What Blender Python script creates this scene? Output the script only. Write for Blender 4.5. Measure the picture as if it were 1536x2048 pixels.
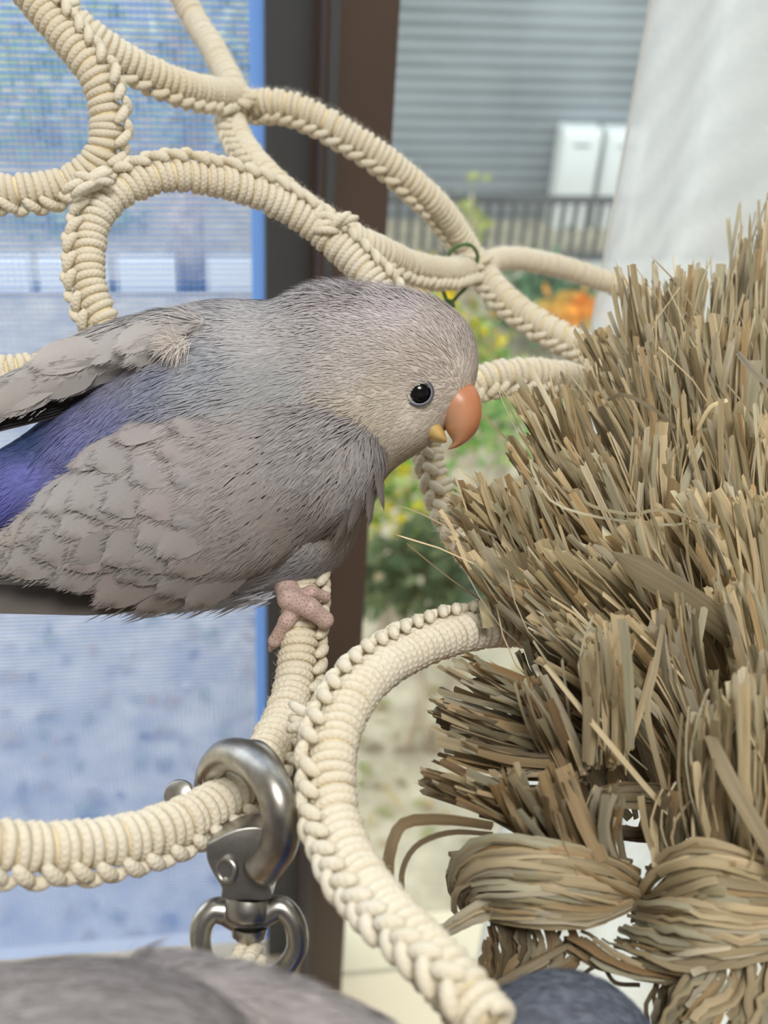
import bpy, math, random
import numpy as np
from mathutils import Vector, Matrix
from mathutils.bvhtree import BVHTree

for o in list(bpy.data.objects):
    bpy.data.objects.remove(o)
scene = bpy.context.scene
COL = scene.collection
random.seed(7)
rng = np.random.default_rng(7)

# ------------------------------------------------------------------ camera
FPX = 2300.0                                   # focal length in pixels of the 1536 x 2048 frame
PITCH, ROLL = math.radians(34.8), math.radians(3.9)
CAM = np.array([0.0, 0.0, 1.35])
fw = np.array([0, math.cos(PITCH), -math.sin(PITCH)])
r0 = np.array([1.0, 0, 0]); u0 = np.array([0, math.sin(PITCH), math.cos(PITCH)])
RT = r0 * math.cos(ROLL) + u0 * math.sin(ROLL)
UP = u0 * math.cos(ROLL) - r0 * math.sin(ROLL)
R3 = np.stack([RT, UP, -fw], axis=1)           # camera space -> world
FOCUS = 0.226
cam_data = bpy.data.cameras.new('camera')
cam = bpy.data.objects.new('camera', cam_data); COL.objects.link(cam)
M = Matrix([list(R3[i]) + [CAM[i]] for i in range(3)] + [[0, 0, 0, 1]])
cam.matrix_world = M
cam_data.sensor_fit = 'VERTICAL'
cam_data.sensor_height = 24.0
cam_data.lens = 24.0 * FPX / 2048.0
cam_data.clip_start = 0.005
cam_data.dof.use_dof = True
cam_data.dof.focus_distance = FOCUS
cam_data.dof.aperture_fstop = cam_data.lens / 2.0
scene.camera = cam

# ------------------------------------------------------------------ daylight, exposure
world = bpy.data.worlds.new('overcast_sky'); scene.world = world
world.use_nodes = True
bg = world.node_tree.nodes['Background']
bg.inputs['Color'].default_value = (0.88, 0.95, 1.0, 1)
bg.inputs['Strength'].default_value = 2.3
scene.view_settings.view_transform = 'Standard'
scene.view_settings.look = 'None'
scene.view_settings.gamma = 1.0
scene.view_settings.use_curve_mapping = False
scene.view_settings.exposure = 0.0
scene.cycles.use_denoising = True
scene.cycles.max_bounces = 8
scene.cycles.transparent_max_bounces = 16

# ------------------------------------------------------------------ helpers
def cs(px, py, d):                             # pixel + depth -> camera space
    return np.array([(px - 768) * d / FPX, -(py - 1024) * d / FPX, -d])
def c2w(p):
    return np.asarray(p) @ R3.T + CAM
def P(px, py, d):
    return c2w(cs(px, py, d))
def w2px(p):
    c = (np.asarray(p) - CAM) @ R3
    d = -c[..., 2]
    return c[..., 0] / d * FPX + 768, -c[..., 1] / d * FPX + 1024, d
def ray(px, py):
    v = c2w(cs(px, py, 1.0)) - CAM
    return v / np.linalg.norm(v)
def lin(r, g, b):
    f = lambda c: (c / 255 / 12.92) if c / 255 <= 0.04045 else ((c / 255 + 0.055) / 1.055) ** 2.4
    return (f(r), f(g), f(b))
def norm(v):
    v = np.asarray(v, float)
    n = np.linalg.norm(v, axis=-1, keepdims=True)
    return v / np.maximum(n, 1e-12)

def mesh_obj(name, verts, faces, mat=None, parent=None, smooth=True, cols=None, uvs=None):
    me = bpy.data.meshes.new(name)
    me.from_pydata([tuple(map(float, v)) for v in verts], [], [tuple(map(int, f)) for f in faces])
    if smooth:
        me.polygons.foreach_set('use_smooth', np.ones(len(me.polygons), bool))
    if cols is not None:
        a = me.color_attributes.new('Col', 'FLOAT_COLOR', 'POINT')
        c = np.ones((len(verts), 4), np.float32); c[:, :3] = np.asarray(cols)[:, :3]
        a.data.foreach_set('color', c.ravel())
    if uvs is not None:
        ul = me.uv_layers.new(name='UVMap')
        li = np.zeros(len(me.loops), np.int32); me.loops.foreach_get('vertex_index', li)
        ul.data.foreach_set('uv', np.asarray(uvs, np.float32)[li].ravel())
    me.update()
    o = bpy.data.objects.new(name, me); COL.objects.link(o)
    if mat: me.materials.append(mat)
    if parent is not None: o.parent = parent
    return o
def tag(o, label, cat, group=None, kind=None):
    if label: o['label'] = label
    if cat: o['category'] = cat
    if group: o['group'] = group
    if kind: o['kind'] = kind
    return o
def thing(name, label, cat, group=None):
    o = bpy.data.objects.new(name, None); COL.objects.link(o)
    o.empty_display_size = 0.02
    return tag(o, label, cat, group)
def struct(o):
    o['kind'] = 'structure'; return o

class MB:
    """collects geometry; build() links it as one mesh object"""
    def __init__(s): s.v = []; s.f = []; s.c = []; s.uv = []
    def add(s, v, f, c=None, uv=None):
        n = len(s.v)
        s.v.extend(v); s.f.extend([tuple(i + n for i in q) for q in f])
        s.c.extend([c] * len(v) if (c is None or np.ndim(c) == 1) else list(c))
        s.uv.extend([(0, 0)] * len(v) if uv is None else list(uv))
    def box(s, lo, hi, A=None, c=None):
        lo, hi = np.array(lo, float), np.array(hi, float)
        v = np.array([[(lo, hi)[i][0], (lo, hi)[j][1], (lo, hi)[k][2]] for i in (0, 1) for j in (0, 1) for k in (0, 1)])
        if A is not None: v = A(v)
        s.add(list(v), [(0, 1, 3, 2), (4, 6, 7, 5), (0, 4, 5, 1), (2, 3, 7, 6), (0, 2, 6, 4), (1, 5, 7, 3)], c)
    def build(s, name, mat, parent=None, smooth=True):
        hc = any(c is not None for c in s.c)
        return mesh_obj(name, s.v, s.f, mat, parent, smooth,
                        cols=[(c if c is not None else (1, 1, 1)) for c in s.c] if hc else None, uvs=s.uv)

def catmull(pts, n):
    """n samples through control points (rows of any dimension)"""
    p = np.asarray(pts, float)
    p = np.vstack([2 * p[0] - p[1], p, 2 * p[-1] - p[-2]])
    t = np.linspace(0, len(p) - 3 - 1e-9, n)
    i = t.astype(int); u = (t - i)[:, None]
    a, b, c, d = p[i], p[i + 1], p[i + 2], p[i + 3]
    return 0.5 * (2 * b + (c - a) * u + (2 * a - 5 * b + 4 * c - d) * u ** 2 + (3 * b - a - 3 * c + d) * u ** 3)
def resample(p, step):
    p = np.asarray(p)
    s = np.r_[0, np.cumsum(np.linalg.norm(np.diff(p, axis=0), axis=1))]
    n = max(3, int(s[-1] / step) + 1)
    q = np.linspace(0, s[-1], n)
    return np.stack([np.interp(q, s, p[:, k]) for k in range(p.shape[1])], 1), q
def tangents(p):
    return norm(np.gradient(p, axis=0))

def tube(mb, path, rad, k=8, c=None, closed=False, cap=True, flat=None):
    """swept tube; rad scalar or per point; flat=(a,b) scales the section"""
    p = np.asarray(path, float); n = len(p)
    rad = np.broadcast_to(np.asarray(rad, float), (n,))
    T = tangents(p)
    if closed:
        T = norm(np.roll(p, -1, 0) - np.roll(p, 1, 0))
    N = np.zeros_like(p)
    r = np.cross(T[0], [0.3, 0.5, 0.8]); N[0] = r / np.linalg.norm(r)
    for i in range(1, n):
        w = N[i - 1] - T[i] * np.dot(N[i - 1], T[i]); N[i] = w / max(np.linalg.norm(w), 1e-9)
    B = np.cross(T, N)
    a = np.arange(k) * 2 * math.pi / k
    fa, fb = flat or (1, 1)
    v = p[:, None, :] + rad[:, None, None] * (fa * np.cos(a)[None, :, None] * N[:, None, :] + fb * np.sin(a)[None, :, None] * B[:, None, :])
    L = np.r_[0, np.cumsum(np.linalg.norm(np.diff(p, axis=0), axis=1))]
    uv = np.stack([np.repeat(L, k) * 1000, np.tile(np.arange(k) / k, n)], 1)
    V = list(v.reshape(-1, 3)); F = []
    m = n if closed else n - 1
    for i in range(m):
        j = (i + 1) % n
        for q in range(k):
            q2 = (q + 1) % k
            F.append((i * k + q, i * k + q2, j * k + q2, j * k + q))
    if cap and not closed:
        F.append(tuple(range(k - 1, -1, -1))); F.append(tuple((n - 1) * k + q for q in range(k)))
    mb.add(V, F, c, uv)

def surface_net(f, org, h):
    s = f < 0
    nx, ny, nz = f.shape
    C = lambda a, i, j, k: a[i:nx - 1 + i, j:ny - 1 + j, k:nz - 1 + k]
    cnt = sum(C(s, i, j, k).astype(np.int8) for i in (0, 1) for j in (0, 1) for k in (0, 1))
    mask = (cnt > 0) & (cnt < 8)
    acc = np.zeros(mask.shape + (3,)); w = np.zeros(mask.shape)
    cor = [(i, j, k) for i in (0, 1) for j in (0, 1) for k in (0, 1)]
    for a in cor:
        for ax in range(3):
            if a[ax]: continue
            b = list(a); b[ax] = 1
            fa, fb = C(f, *a), C(f, *b)
            x = (fa < 0) != (fb < 0)
            t = np.where(x, fa / np.where(x, fa - fb, 1), 0)
            pos = np.zeros(mask.shape + (3,)); pos[..., :] = a; pos[..., ax] += t
            acc += pos * x[..., None]; w += x
    ii = np.argwhere(mask)
    V = (ii + acc[mask] / w[mask][:, None]) * h + org
    idx = -np.ones(mask.shape, int); idx[mask] = np.arange(len(ii))
    F = []
    for ax in range(3):
        sl0 = [slice(None)] * 3; sl1 = [slice(None)] * 3
        sl0[ax] = slice(0, -1); sl1[ax] = slice(1, None)
        e = s[tuple(sl0)] != s[tuple(sl1)]
        inside = s[tuple(sl0)]
        b, c = (ax + 1) % 3, (ax + 2) % 3
        for q in np.argwhere(e):
            if q[b] < 1 or q[c] < 1 or q[b] >= f.shape[b] - 1 or q[c] >= f.shape[c] - 1: continue
            o1 = q.copy(); o1[b] -= 1
            o2 = q.copy(); o2[b] -= 1; o2[c] -= 1
            o3 = q.copy(); o3[c] -= 1
            fc = [idx[tuple(q)], idx[tuple(o1)], idx[tuple(o2)], idx[tuple(o3)]]
            if not inside[tuple(q)]: fc = fc[::-1]
            F.append(fc)
    return V, F
def smin(a, b, k):
    h = np.clip(0.5 + 0.5 * (b - a) / k, 0, 1)
    return b * (1 - h) + a * h - k * h * (1 - h)

# ------------------------------------------------------------------ materials
def new_mat(name):
    m = bpy.data.materials.new(name); m.use_nodes = True
    nt = m.node_tree
    return m, nt, nt.nodes['Principled BSDF'], nt.nodes['Material Output']
def N_(nt, t, **kw):
    n = nt.nodes.new(t)
    for k, v in kw.items(): setattr(n, k, v)
    return n
def mat(name, col, rough=0.6, metal=0.0, noise=0.0, nscale=20.0, bump=0.0, bscale=200.0, col2=None, spec=0.5, sheen=0.0, trans=0.0):
    m, nt, b, out = new_mat(name)
    b.inputs['Base Color'].default_value = (*col, 1)
    b.inputs['Roughness'].default_value = rough
    b.inputs['Metallic'].default_value = metal
    b.inputs['Specular IOR Level'].default_value = spec
    tc = N_(nt, 'ShaderNodeTexCoord')
    if noise or col2:
        nz = N_(nt, 'ShaderNodeTexNoise'); nz.inputs['Scale'].default_value = nscale; nz.inputs['Detail'].default_value = 5
        nt.links.new(tc.outputs['Object'], nz.inputs['Vector'])
        cr = N_(nt, 'ShaderNodeValToRGB')
        c2 = col2 or tuple(c * (1 - noise) for c in col)
        cr.color_ramp.elements[0].position = 0.35; cr.color_ramp.elements[1].position = 0.65
        cr.color_ramp.elements[0].color = (*col, 1); cr.color_ramp.elements[1].color = (*c2, 1)
        nt.links.new(nz.outputs['Fac'], cr.inputs['Fac']); nt.links.new(cr.outputs['Color'], b.inputs['Base Color'])
    if bump:
        nz = N_(nt, 'ShaderNodeTexNoise'); nz.inputs['Scale'].default_value = bscale; nz.inputs['Detail'].default_value = 4
        nt.links.new(tc.outputs['Object'], nz.inputs['Vector'])
        bp = N_(nt, 'ShaderNodeBump'); bp.inputs['Strength'].default_value = bump; bp.inputs['Distance'].default_value = 0.001
        nt.links.new(nz.outputs['Fac'], bp.inputs['Height']); nt.links.new(bp.outputs['Normal'], b.inputs['Normal'])
    if trans:
        tr = N_(nt, 'ShaderNodeBsdfTranslucent'); tr.inputs['Color'].default_value = (*col, 1)
        mx = N_(nt, 'ShaderNodeMixShader'); mx.inputs[0].default_value = trans
        nt.links.new(b.outputs[0], mx.inputs[1]); nt.links.new(tr.outputs[0], mx.inputs[2]); nt.links.new(mx.outputs[0], out.inputs[0])
    return m
def attr_mat(name, rough=0.7, trans=0.0, bump=None, spec=0.3, sheen=0.0, var=0.0):
    """colour from the 'Col' attribute; bump: 'barb' (feather), 'fibre' (straw)"""
    m, nt, b, out = new_mat(name)
    at = N_(nt, 'ShaderNodeAttribute', attribute_name='Col')
    b.inputs['Roughness'].default_value = rough
    b.inputs['Specular IOR Level'].default_value = spec
    colsock = at.outputs['Color']
    tc = N_(nt, 'ShaderNodeTexCoord')
    if bump:
        mp = N_(nt, 'ShaderNodeMapping')
        nt.links.new(tc.outputs['UV'], mp.inputs['Vector'])
        if bump == 'fibre':
            mp.inputs['Scale'].default_value = (26.0, 0.35, 1.0)
        else:
            mp.inputs['Scale'].default_value = (1.0, 1.0, 1.0)
        if bump == 'barb':
            sx = N_(nt, 'ShaderNodeSeparateXYZ'); nt.links.new(mp.outputs[0], sx.inputs[0])
            ab = N_(nt, 'ShaderNodeMath', operation='ABSOLUTE'); nt.links.new(sx.outputs[0], ab.inputs[0])
            m1 = N_(nt, 'ShaderNodeMath', operation='MULTIPLY_ADD'); nt.links.new(ab.outputs[0], m1.inputs[0]); m1.inputs[1].default_value = -0.9; nt.links.new(sx.outputs[1], m1.inputs[2])
            m2 = N_(nt, 'ShaderNodeMath', operation='MULTIPLY'); nt.links.new(m1.outputs[0], m2.inputs[0]); m2.inputs[1].default_value = 14.0
            cb = N_(nt, 'ShaderNodeCombineXYZ'); nt.links.new(m2.outputs[0], cb.inputs[0]); nt.links.new(sx.outputs[0], cb.inputs[1])
            tx = N_(nt, 'ShaderNodeTexNoise'); tx.inputs['Scale'].default_value = 1.0; tx.inputs['Detail'].default_value = 3
            nt.links.new(cb.outputs[0], tx.inputs['Vector'])
        else:
            tx = N_(nt, 'ShaderNodeTexNoise'); tx.inputs['Scale'].default_value = 1.0; tx.inputs['Detail'].default_value = 3
            nt.links.new(mp.outputs[0], tx.inputs['Vector'])
        bp = N_(nt, 'ShaderNodeBump'); bp.inputs['Strength'].default_value = 0.5 if bump == 'fibre' else 0.3; bp.inputs['Distance'].default_value = 0.0004
        nt.links.new(tx.outputs['Fac'], bp.inputs['Height']); nt.links.new(bp.outputs['Normal'], b.inputs['Normal'])
        if var:
            mr = N_(nt, 'ShaderNodeMapRange'); mr.inputs[1].default_value = 0.25; mr.inputs[2].default_value = 0.75
            mr.inputs[3].default_value = 1 - var; mr.inputs[4].default_value = 1 + var
            nt.links.new(tx.outputs['Fac'], mr.inputs[0])
            vm = N_(nt, 'ShaderNodeVectorMath', operation='SCALE')
            nt.links.new(colsock, vm.inputs[0]); nt.links.new(mr.outputs[0], vm.inputs['Scale'])
            colsock = vm.outputs[0]
    nt.links.new(colsock, b.inputs['Base Color'])
    if trans:
        tr = N_(nt, 'ShaderNodeBsdfTranslucent'); nt.links.new(colsock, tr.inputs['Color'])
        mx = N_(nt, 'ShaderNodeMixShader'); mx.inputs[0].default_value = trans
        nt.links.new(b.outputs[0], mx.inputs[1]); nt.links.new(tr.outputs[0], mx.inputs[2]); nt.links.new(mx.outputs[0], out.inputs[0])
    return m

# ------------------------------------------------------------------ window frame of reference
YAW = math.radians(10.0)
WU = np.array([math.cos(YAW), math.sin(YAW), 0]); WV = np.array([-math.sin(YAW), math.cos(YAW), 0])
m0 = ray(665, 1000); WO = CAM + m0 * (0.50 / m0[1]); WO[2] = 0.0
def W(q):                                      # (u, v, z) of the window wall -> world
    q = np.asarray(q, float)
    return WO + q[..., 0:1] * WU + q[..., 1:2] * WV + q[..., 2:3] * np.array([0, 0, 1.0])
def on_window(px, py, v=0.0):                  # pixel -> (u, z) on the plane at offset v
    r = ray(px, py); o = WO + v * WV
    t = np.dot(o - CAM, WV) / np.dot(r, WV)
    p = CAM + t * r
    return float(np.dot(p - WO, WU)), float(p[2])
def on_ground(px, py, z):
    r = ray(px, py); t = (z - CAM[2]) / r[2]
    return CAM + t * r
def at_y(px, py, y):
    r = ray(px, py); return CAM + r * (y / r[1])
# ================================================================== the room and the window
M_wall = mat('wall_paint', lin(228, 224, 216), 0.8, noise=0.05, nscale=3)
M_ceil = mat('ceiling_paint', lin(235, 233, 228), 0.85)
M_floor = mat('floor_wood', lin(176, 146, 112), 0.5, col2=lin(150, 120, 88), nscale=6)
M_sill = mat('sill_board', lin(246, 230, 198), 0.5, noise=0.06, nscale=9)
M_brown = mat('bronze_aluminium', lin(92, 77, 69), 0.42, metal=0.0, noise=0.15, nscale=8)
M_grey = mat('dark_grey_aluminium', lin(84, 87, 90), 0.4, metal=0.0, noise=0.12, nscale=8)
SILL_Z = on_window(700, 1838, 0.062)[1]
TOP_Z, U0, U1 = 2.35, -1.15, 1.35
def slab(name, lo, hi, m, A=W, parent=None):
    b = MB(); b.box(lo, hi, A); return b.build(name, m, parent, smooth=False)
RB = -2.6                                       # back of the room
struct(slab('floor', (-1.6, RB, -0.1), (1.9, -0.02, 0.0), M_floor))
struct(slab('ceiling', (-1.6, RB, 2.5), (1.9, 0.1, 2.6), M_ceil))
struct(slab('wall_back', (-1.6, RB - 0.1, 0), (1.9, RB, 2.5), M_wall))
struct(slab('wall_left', (-1.7, RB, 0), (-1.6, 0.1, 2.5), M_wall))
struct(slab('wall_right', (1.9, RB, 0), (2.0, 0.1, 2.5), M_wall))
wf = MB()
wf.box((-1.6, -0.03, 0), (1.9, 0.05, SILL_Z - 0.03), W)
wf.box((-1.6, -0.03, TOP_Z), (1.9, 0.1, 2.5), W)
wf.box((-1.6, -0.03, SILL_Z - 0.03), (U0, 0.1, TOP_Z), W)
wf.box((U1, -0.03, SILL_Z - 0.03), (1.9, 0.1, TOP_Z), W)
struct(wf.build('wall_front', M_wall, smooth=False))
struct(slab('trim_1', (U0, -0.10, SILL_Z - 0.03), (U1, 0.062, SILL_Z), M_sill))

# the sliding sash: dark grey screen stile, bronze sash stile, both at the measured pixels
gl = on_window(533, 1000, 0.035)[0]; gr = on_window(628, 1000, 0.035)[0]
bl = on_window(626, 1000, 0.0)[0]; br = on_window(741, 1000, 0.0)[0]
win1 = thing('window_1', None, None); struct(win1)
slab('frame_stile', (bl, 0.0, SILL_Z), (br, 0.028, TOP_Z), M_brown, parent=win1)
slab('frame_rail', (bl, 0.0, TOP_Z - 0.06), (U1, 0.028, TOP_Z), M_brown, parent=win1)
slab('frame_lip', (bl + 0.002, -0.004, SILL_Z), (bl + 0.006, 0.0, TOP_Z), M_grey, parent=win1)
slab('frame_stile', (U1 - 0.05, 0.0, SILL_Z), (U1, 0.028, TOP_Z), M_brown, parent=win1)
def glass(name):
    m, nt, b, out = new_mat(name)
    t = N_(nt, 'ShaderNodeBsdfTransparent'); g = N_(nt, 'ShaderNodeBsdfGlossy')
    t.inputs['Color'].default_value = (0.96, 0.98, 0.97, 1); g.inputs['Roughness'].default_value = 0.02
    mx = N_(nt, 'ShaderNodeMixShader'); mx.inputs[0].default_value = 0.05
    nt.links.new(t.outputs[0], mx.inputs[1]); nt.links.new(g.outputs[0], mx.inputs[2]); nt.links.new(mx.outputs[0], out.inputs[0])
    return m
M_glass = glass('window_glass')
slab('pane', (br - 0.004, 0.012, SILL_Z), (U1 - 0.046, 0.016, TOP_Z - 0.056), M_glass, parent=win1)
win2 = thing('window_2', None, None); struct(win2)
slab('frame_stile', (gl, 0.035, SILL_Z), (gr + 0.02, 0.06, TOP_Z), M_grey, parent=win2)
slab('frame_bead', (gr - 0.006, 0.030, SILL_Z), (gr + 0.0, 0.035, TOP_Z), M_brown, parent=win2)
slab('frame_stile', (U0, 0.035, SILL_Z), (U0 + 0.04, 0.06, TOP_Z), M_grey, parent=win2)
slab('frame_rail', (U0, 0.035, TOP_Z - 0.05), (gr, 0.06, TOP_Z), M_grey, parent=win2)

# blue net stretched over the open half, with its blue selvedge
M_blue = mat('blue_net_edge', lin(128, 172, 240), 0.6, trans=0.6)
M_net = mat('blue_net', lin(150, 200, 250), 0.6, trans=0.65)
nb = MB()
pitch, wd = 0.0030, 0.00050
ub = on_window(508, 1000, 0.05)[0]
ue = on_window(530, 1000, 0.05)[0]
zlo, zhi = SILL_Z + 0.001, 2.0
ulo = on_window(-60, 1950, 0.05)[0] - 0.12
for z in np.arange(zlo, zhi, pitch):
    nb.box((ulo, 0.0495, z), (ub, 0.0500, z + 0.0010), W)
nv_ = MB()
for u in np.arange(ulo, ub, pitch):
    nv_.box((u, 0.0500, zlo), (u + wd, 0.0505, zhi), W)
net = thing('window_net', 'fine pale blue mesh net stretched over the window beside the dark stile', 'net')
o = nb.build('weft_threads', M_net, net, smooth=False); o['kind'] = 'stuff'
o = nv_.build('warp_threads', mat('pale_net', lin(236, 240, 246), 0.6, trans=0.65), net, smooth=False); o['kind'] = 'stuff'
mesh_obj('selvedge', W(np.array([(ub, 0.05, zlo), (ue, 0.05, zlo), (ue, 0.05, zhi), (ub, 0.05, zhi)])), [(0, 1, 2, 3)], M_blue, net)

# glowing disc added under the ceiling, out of view, to brighten the indoor side
fill_light = thing('added_fill_light', 'round white fill light added out of view under the ceiling', 'fill_light')
m, nt, b, out = new_mat('fill_emission')
em = N_(nt, 'ShaderNodeEmission'); em.inputs['Color'].default_value = (1.0, 0.975, 0.94, 1); em.inputs['Strength'].default_value = 24.0
nt.links.new(em.outputs[0], out.inputs[0]); M_fill = m
lb = MB(); a = np.arange(32) * 2 * math.pi / 32
prof = [(0.0, 2.42), (0.2, 2.425), (0.27, 2.44), (0.29, 2.47)]
vv = [c for (r, z) in prof for c in W(np.stack([r * np.cos(a), -1.0 + r * np.sin(a), np.full(32, z)], 1))]
ff = [(i * 32 + q, i * 32 + (q + 1) % 32, (i + 1) * 32 + (q + 1) % 32, (i + 1) * 32 + q) for i in range(3) for q in range(32)]
lb.add(vv, ff); lb.build('fill_disc', M_fill, fill_light)
lb = MB()
prof = [(0.29, 2.46), (0.31, 2.46), (0.31, 2.5), (0.0, 2.5)]
vv = [c for (r, z) in prof for c in W(np.stack([r * np.cos(a), -1.0 + r * np.sin(a), np.full(32, z)], 1))]
lb.add(vv, ff); lb.build('rim', M_ceil, fill_light)

# sheer curtain on the right: hangs in folds in front of the pane
def curtain_mat():
    m, nt, b, out = new_mat('sheer_lace')
    b.inputs['Base Color'].default_value = (*lin(240, 240, 238), 1); b.inputs['Roughness'].default_value = 0.9
    tc = N_(nt, 'ShaderNodeTexCoord')
    mp = N_(nt, 'ShaderNodeMapping'); mp.inputs['Rotation'].default_value = (0, 0, math.radians(35))
    nt.links.new(tc.outputs['UV'], mp.inputs['Vector'])
    wv = N_(nt, 'ShaderNodeTexWave'); wv.inputs['Scale'].default_value = 22; wv.inputs['Distortion'].default_value = 0.6
    nt.links.new(mp.outputs[0], wv.inputs['Vector'])
    nz = N_(nt, 'ShaderNodeTexNoise'); nz.inputs['Scale'].default_value = 300; nt.links.new(tc.outputs['UV'], nz.inputs['Vector'])
    ad = N_(nt, 'ShaderNodeMath', operation='ADD'); nt.links.new(wv.outputs['Fac'], ad.inputs[0]); nt.links.new(nz.outputs['Fac'], ad.inputs[1])
    mr = N_(nt, 'ShaderNodeMapRange'); mr.inputs[1].default_value = 0.5; mr.inputs[2].default_value = 1.6; mr.inputs[3].default_value = 0.22; mr.inputs[4].default_value = 0.10
    nt.links.new(ad.outputs[0], mr.inputs[0])
    tl = N_(nt, 'ShaderNodeBsdfTranslucent'); tl.inputs['Color'].default_value = (0.93, 0.94, 0.94, 1)
    tp = N_(nt, 'ShaderNodeBsdfTransparent')
    m1 = N_(nt, 'ShaderNodeMixShader'); m1.inputs[0].default_value = 0.6
    nt.links.new(b.outputs[0], m1.inputs[1]); nt.links.new(tl.outputs[0], m1.inputs[2])
    m2 = N_(nt, 'ShaderNodeMixShader'); nt.links.new(mr.outputs[0], m2.inputs[0])
    nt.links.new(m1.outputs[0], m2.inputs[1]); nt.links.new(tp.outputs[0], m2.inputs[2]); nt.links.new(m2.outputs[0], out.inputs[0])
    return m
M_curt = curtain_mat()
cu0 = on_window(1247, 330, -0.07)[0]
us = np.arange(0, 0.62, 0.006); zs = np.linspace(2.32, 0.35, 40)
cv, cu = [], []
for z in zs:
    for s in us:
        dep = -0.07 + 0.013 * math.sin(s * 62 + 0.6 * math.sin(z * 3)) + 0.006 * math.sin(s * 141 + z)
        cv.append(W(np.array([cu0 + s * 0.8, dep, z]))); cu.append((s * 1.0, z))
nu = len(us)
cf = [(i * nu + j, i * nu + j + 1, (i + 1) * nu + j + 1, (i + 1) * nu + j) for i in range(len(zs) - 1) for j in range(nu - 1)]
ct = mesh_obj('sheer_curtain', cv, cf, M_curt, uvs=cu)
hm = MB()
tube(hm, W(np.stack([np.full(40, cu0), np.array([-0.07 + 0.013 * math.sin(0.6 * math.sin(z * 3)) + 0.006 * math.sin(z) for z in zs]), zs], 1)), 0.0008, 6)
cur = thing('curtain', 'white sheer lace curtain hanging in soft folds beside the straw mat', 'curtain')
ct.parent = cur; ct.name = 'lace_panel'
hm.build('side_hem', mat('hem_cotton', lin(244, 244, 242), 0.9, trans=0.7), cur)

# ================================================================== the yard outside
GZ = CAM[2] - 2.2
def leaf_cloud(mb, center, rad, n, size, cols, seed):
    r = np.random.default_rng(seed)
    for i in range(n):
        d = norm(r.normal(size=3)) * (r.random() ** 0.4)
        p = np.array(center) + d * np.array(rad)
        a = norm(r.normal(size=3) + np.array([0, 0, -0.3])); b = norm(np.cross(a, r.normal(size=3)))
        L = size * (0.6 + 0.8 * r.random()); Wd = L * 0.32
        c = np.array(cols[r.integers(len(cols))]) * (0.75 + 0.5 * r.random())
        m_ = p + a * L * 0.5
        nn = np.cross(a, b) * L * 0.08
        mb.add([p, m_ + b * Wd + nn, p + a * L, m_ - b * Wd + nn, m_], [(0, 1, 4), (1, 2, 4), (2, 3, 4), (3, 0, 4)], tuple(c))
M_leaf = attr_mat('leaf', 0.55, trans=0.45, spec=0.3)
M_bark = mat('bark', lin(206, 190, 168), 0.9, noise=0.4, nscale=15, bump=0.4, bscale=60)
m, nt, b, out = new_mat('yard_soil')
tc = N_(nt, 'ShaderNodeTexCoord')
nz = N_(nt, 'ShaderNodeTexNoise'); nz.inputs['Scale'].default_value = 9; nz.inputs['Detail'].default_value = 8; nz.inputs['Roughness'].default_value = 0.7
nt.links.new(tc.outputs['Object'], nz.inputs['Vector'])
cr = N_(nt, 'ShaderNodeValToRGB')
e = cr.color_ramp.elements
e[0].position = 0.3; e[0].color = (*lin(146, 138, 120), 1)
e[1].position = 0.7; e[1].color = (*lin(210, 198, 174), 1)
x = e.new(0.5); x.color = (*lin(182, 170, 146), 1)
nt.links.new(nz.outputs['Fac'], cr.inputs['Fac']); nt.links.new(cr.outputs['Color'], b.inputs['Base Color']); b.inputs['Roughness'].default_value = 0.95
M_soil = m
struct(slab('ground', (-9, 0.12, GZ - 0.1), (9, 12, GZ), M_soil))
lb = MB(); r = np.random.default_rng(3)
lc = [lin(*c) for c in ((200, 176, 132), (208, 192, 156), (186, 166, 130), (176, 176, 130), (222, 212, 190), (160, 148, 124))]
for i in range(2600):
    p = W(np.array([r.uniform(-2.5, 2.5), r.uniform(0.4, 3.8), GZ + 0.006 + 0.01 * r.random()]))
    a = norm(np.array([r.normal(), r.normal(), 0.15 * r.normal()])); bb = norm(np.cross(a, [0, 0, 1.0])); L = r.uniform(0.03, 0.08)
    lb.add([p, p + a * L * .5 + bb * L * .25 + [0, 0, .006], p + a * L, p + a * L * .5 - bb * L * .25 + [0, 0, .006]], [(0, 1, 2), (0, 2, 3)], lc[r.integers(len(lc))])
tag(lb.build('leaf_litter', M_leaf), 'scattered dry fallen leaves lying on the pale yard soil', 'leaves', kind='stuff')

# neighbouring building with dark siding
m, nt, b, out = new_mat('grey_siding')
tc = N_(nt, 'ShaderNodeTexCoord'); sx = N_(nt, 'ShaderNodeSeparateXYZ'); nt.links.new(tc.outputs['Object'], sx.inputs[0])
wv = N_(nt, 'ShaderNodeTexWave', bands_direction='Z'); wv.inputs['Scale'].default_value = 5; wv.inputs['Distortion'].default_value = 0.5; wv.inputs['Detail'].default_value = 3
nt.links.new(tc.outputs['Object'], wv.inputs['Vector'])
nz = N_(nt, 'ShaderNodeTexNoise'); nz.inputs['Scale'].default_value = 1.2
nt.links.new(tc.outputs['Object'], nz.inputs['Vector'])
ad = N_(nt, 'ShaderNodeMath', operation='MULTIPLY_ADD'); nt.links.new(wv.outputs['Fac'], ad.inputs[0]); ad.inputs[1].default_value = 0.45; nt.links.new(nz.outputs['Fac'], ad.inputs[2])
cr = N_(nt, 'ShaderNodeValToRGB'); cr.color_ramp.elements[0].position = 0.3; cr.color_ramp.elements[1].position = 1.0
cr.color_ramp.elements[0].color = (*lin(92, 98, 102), 1); cr.color_ramp.elements[1].color = (*lin(160, 166, 171), 1)
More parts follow.
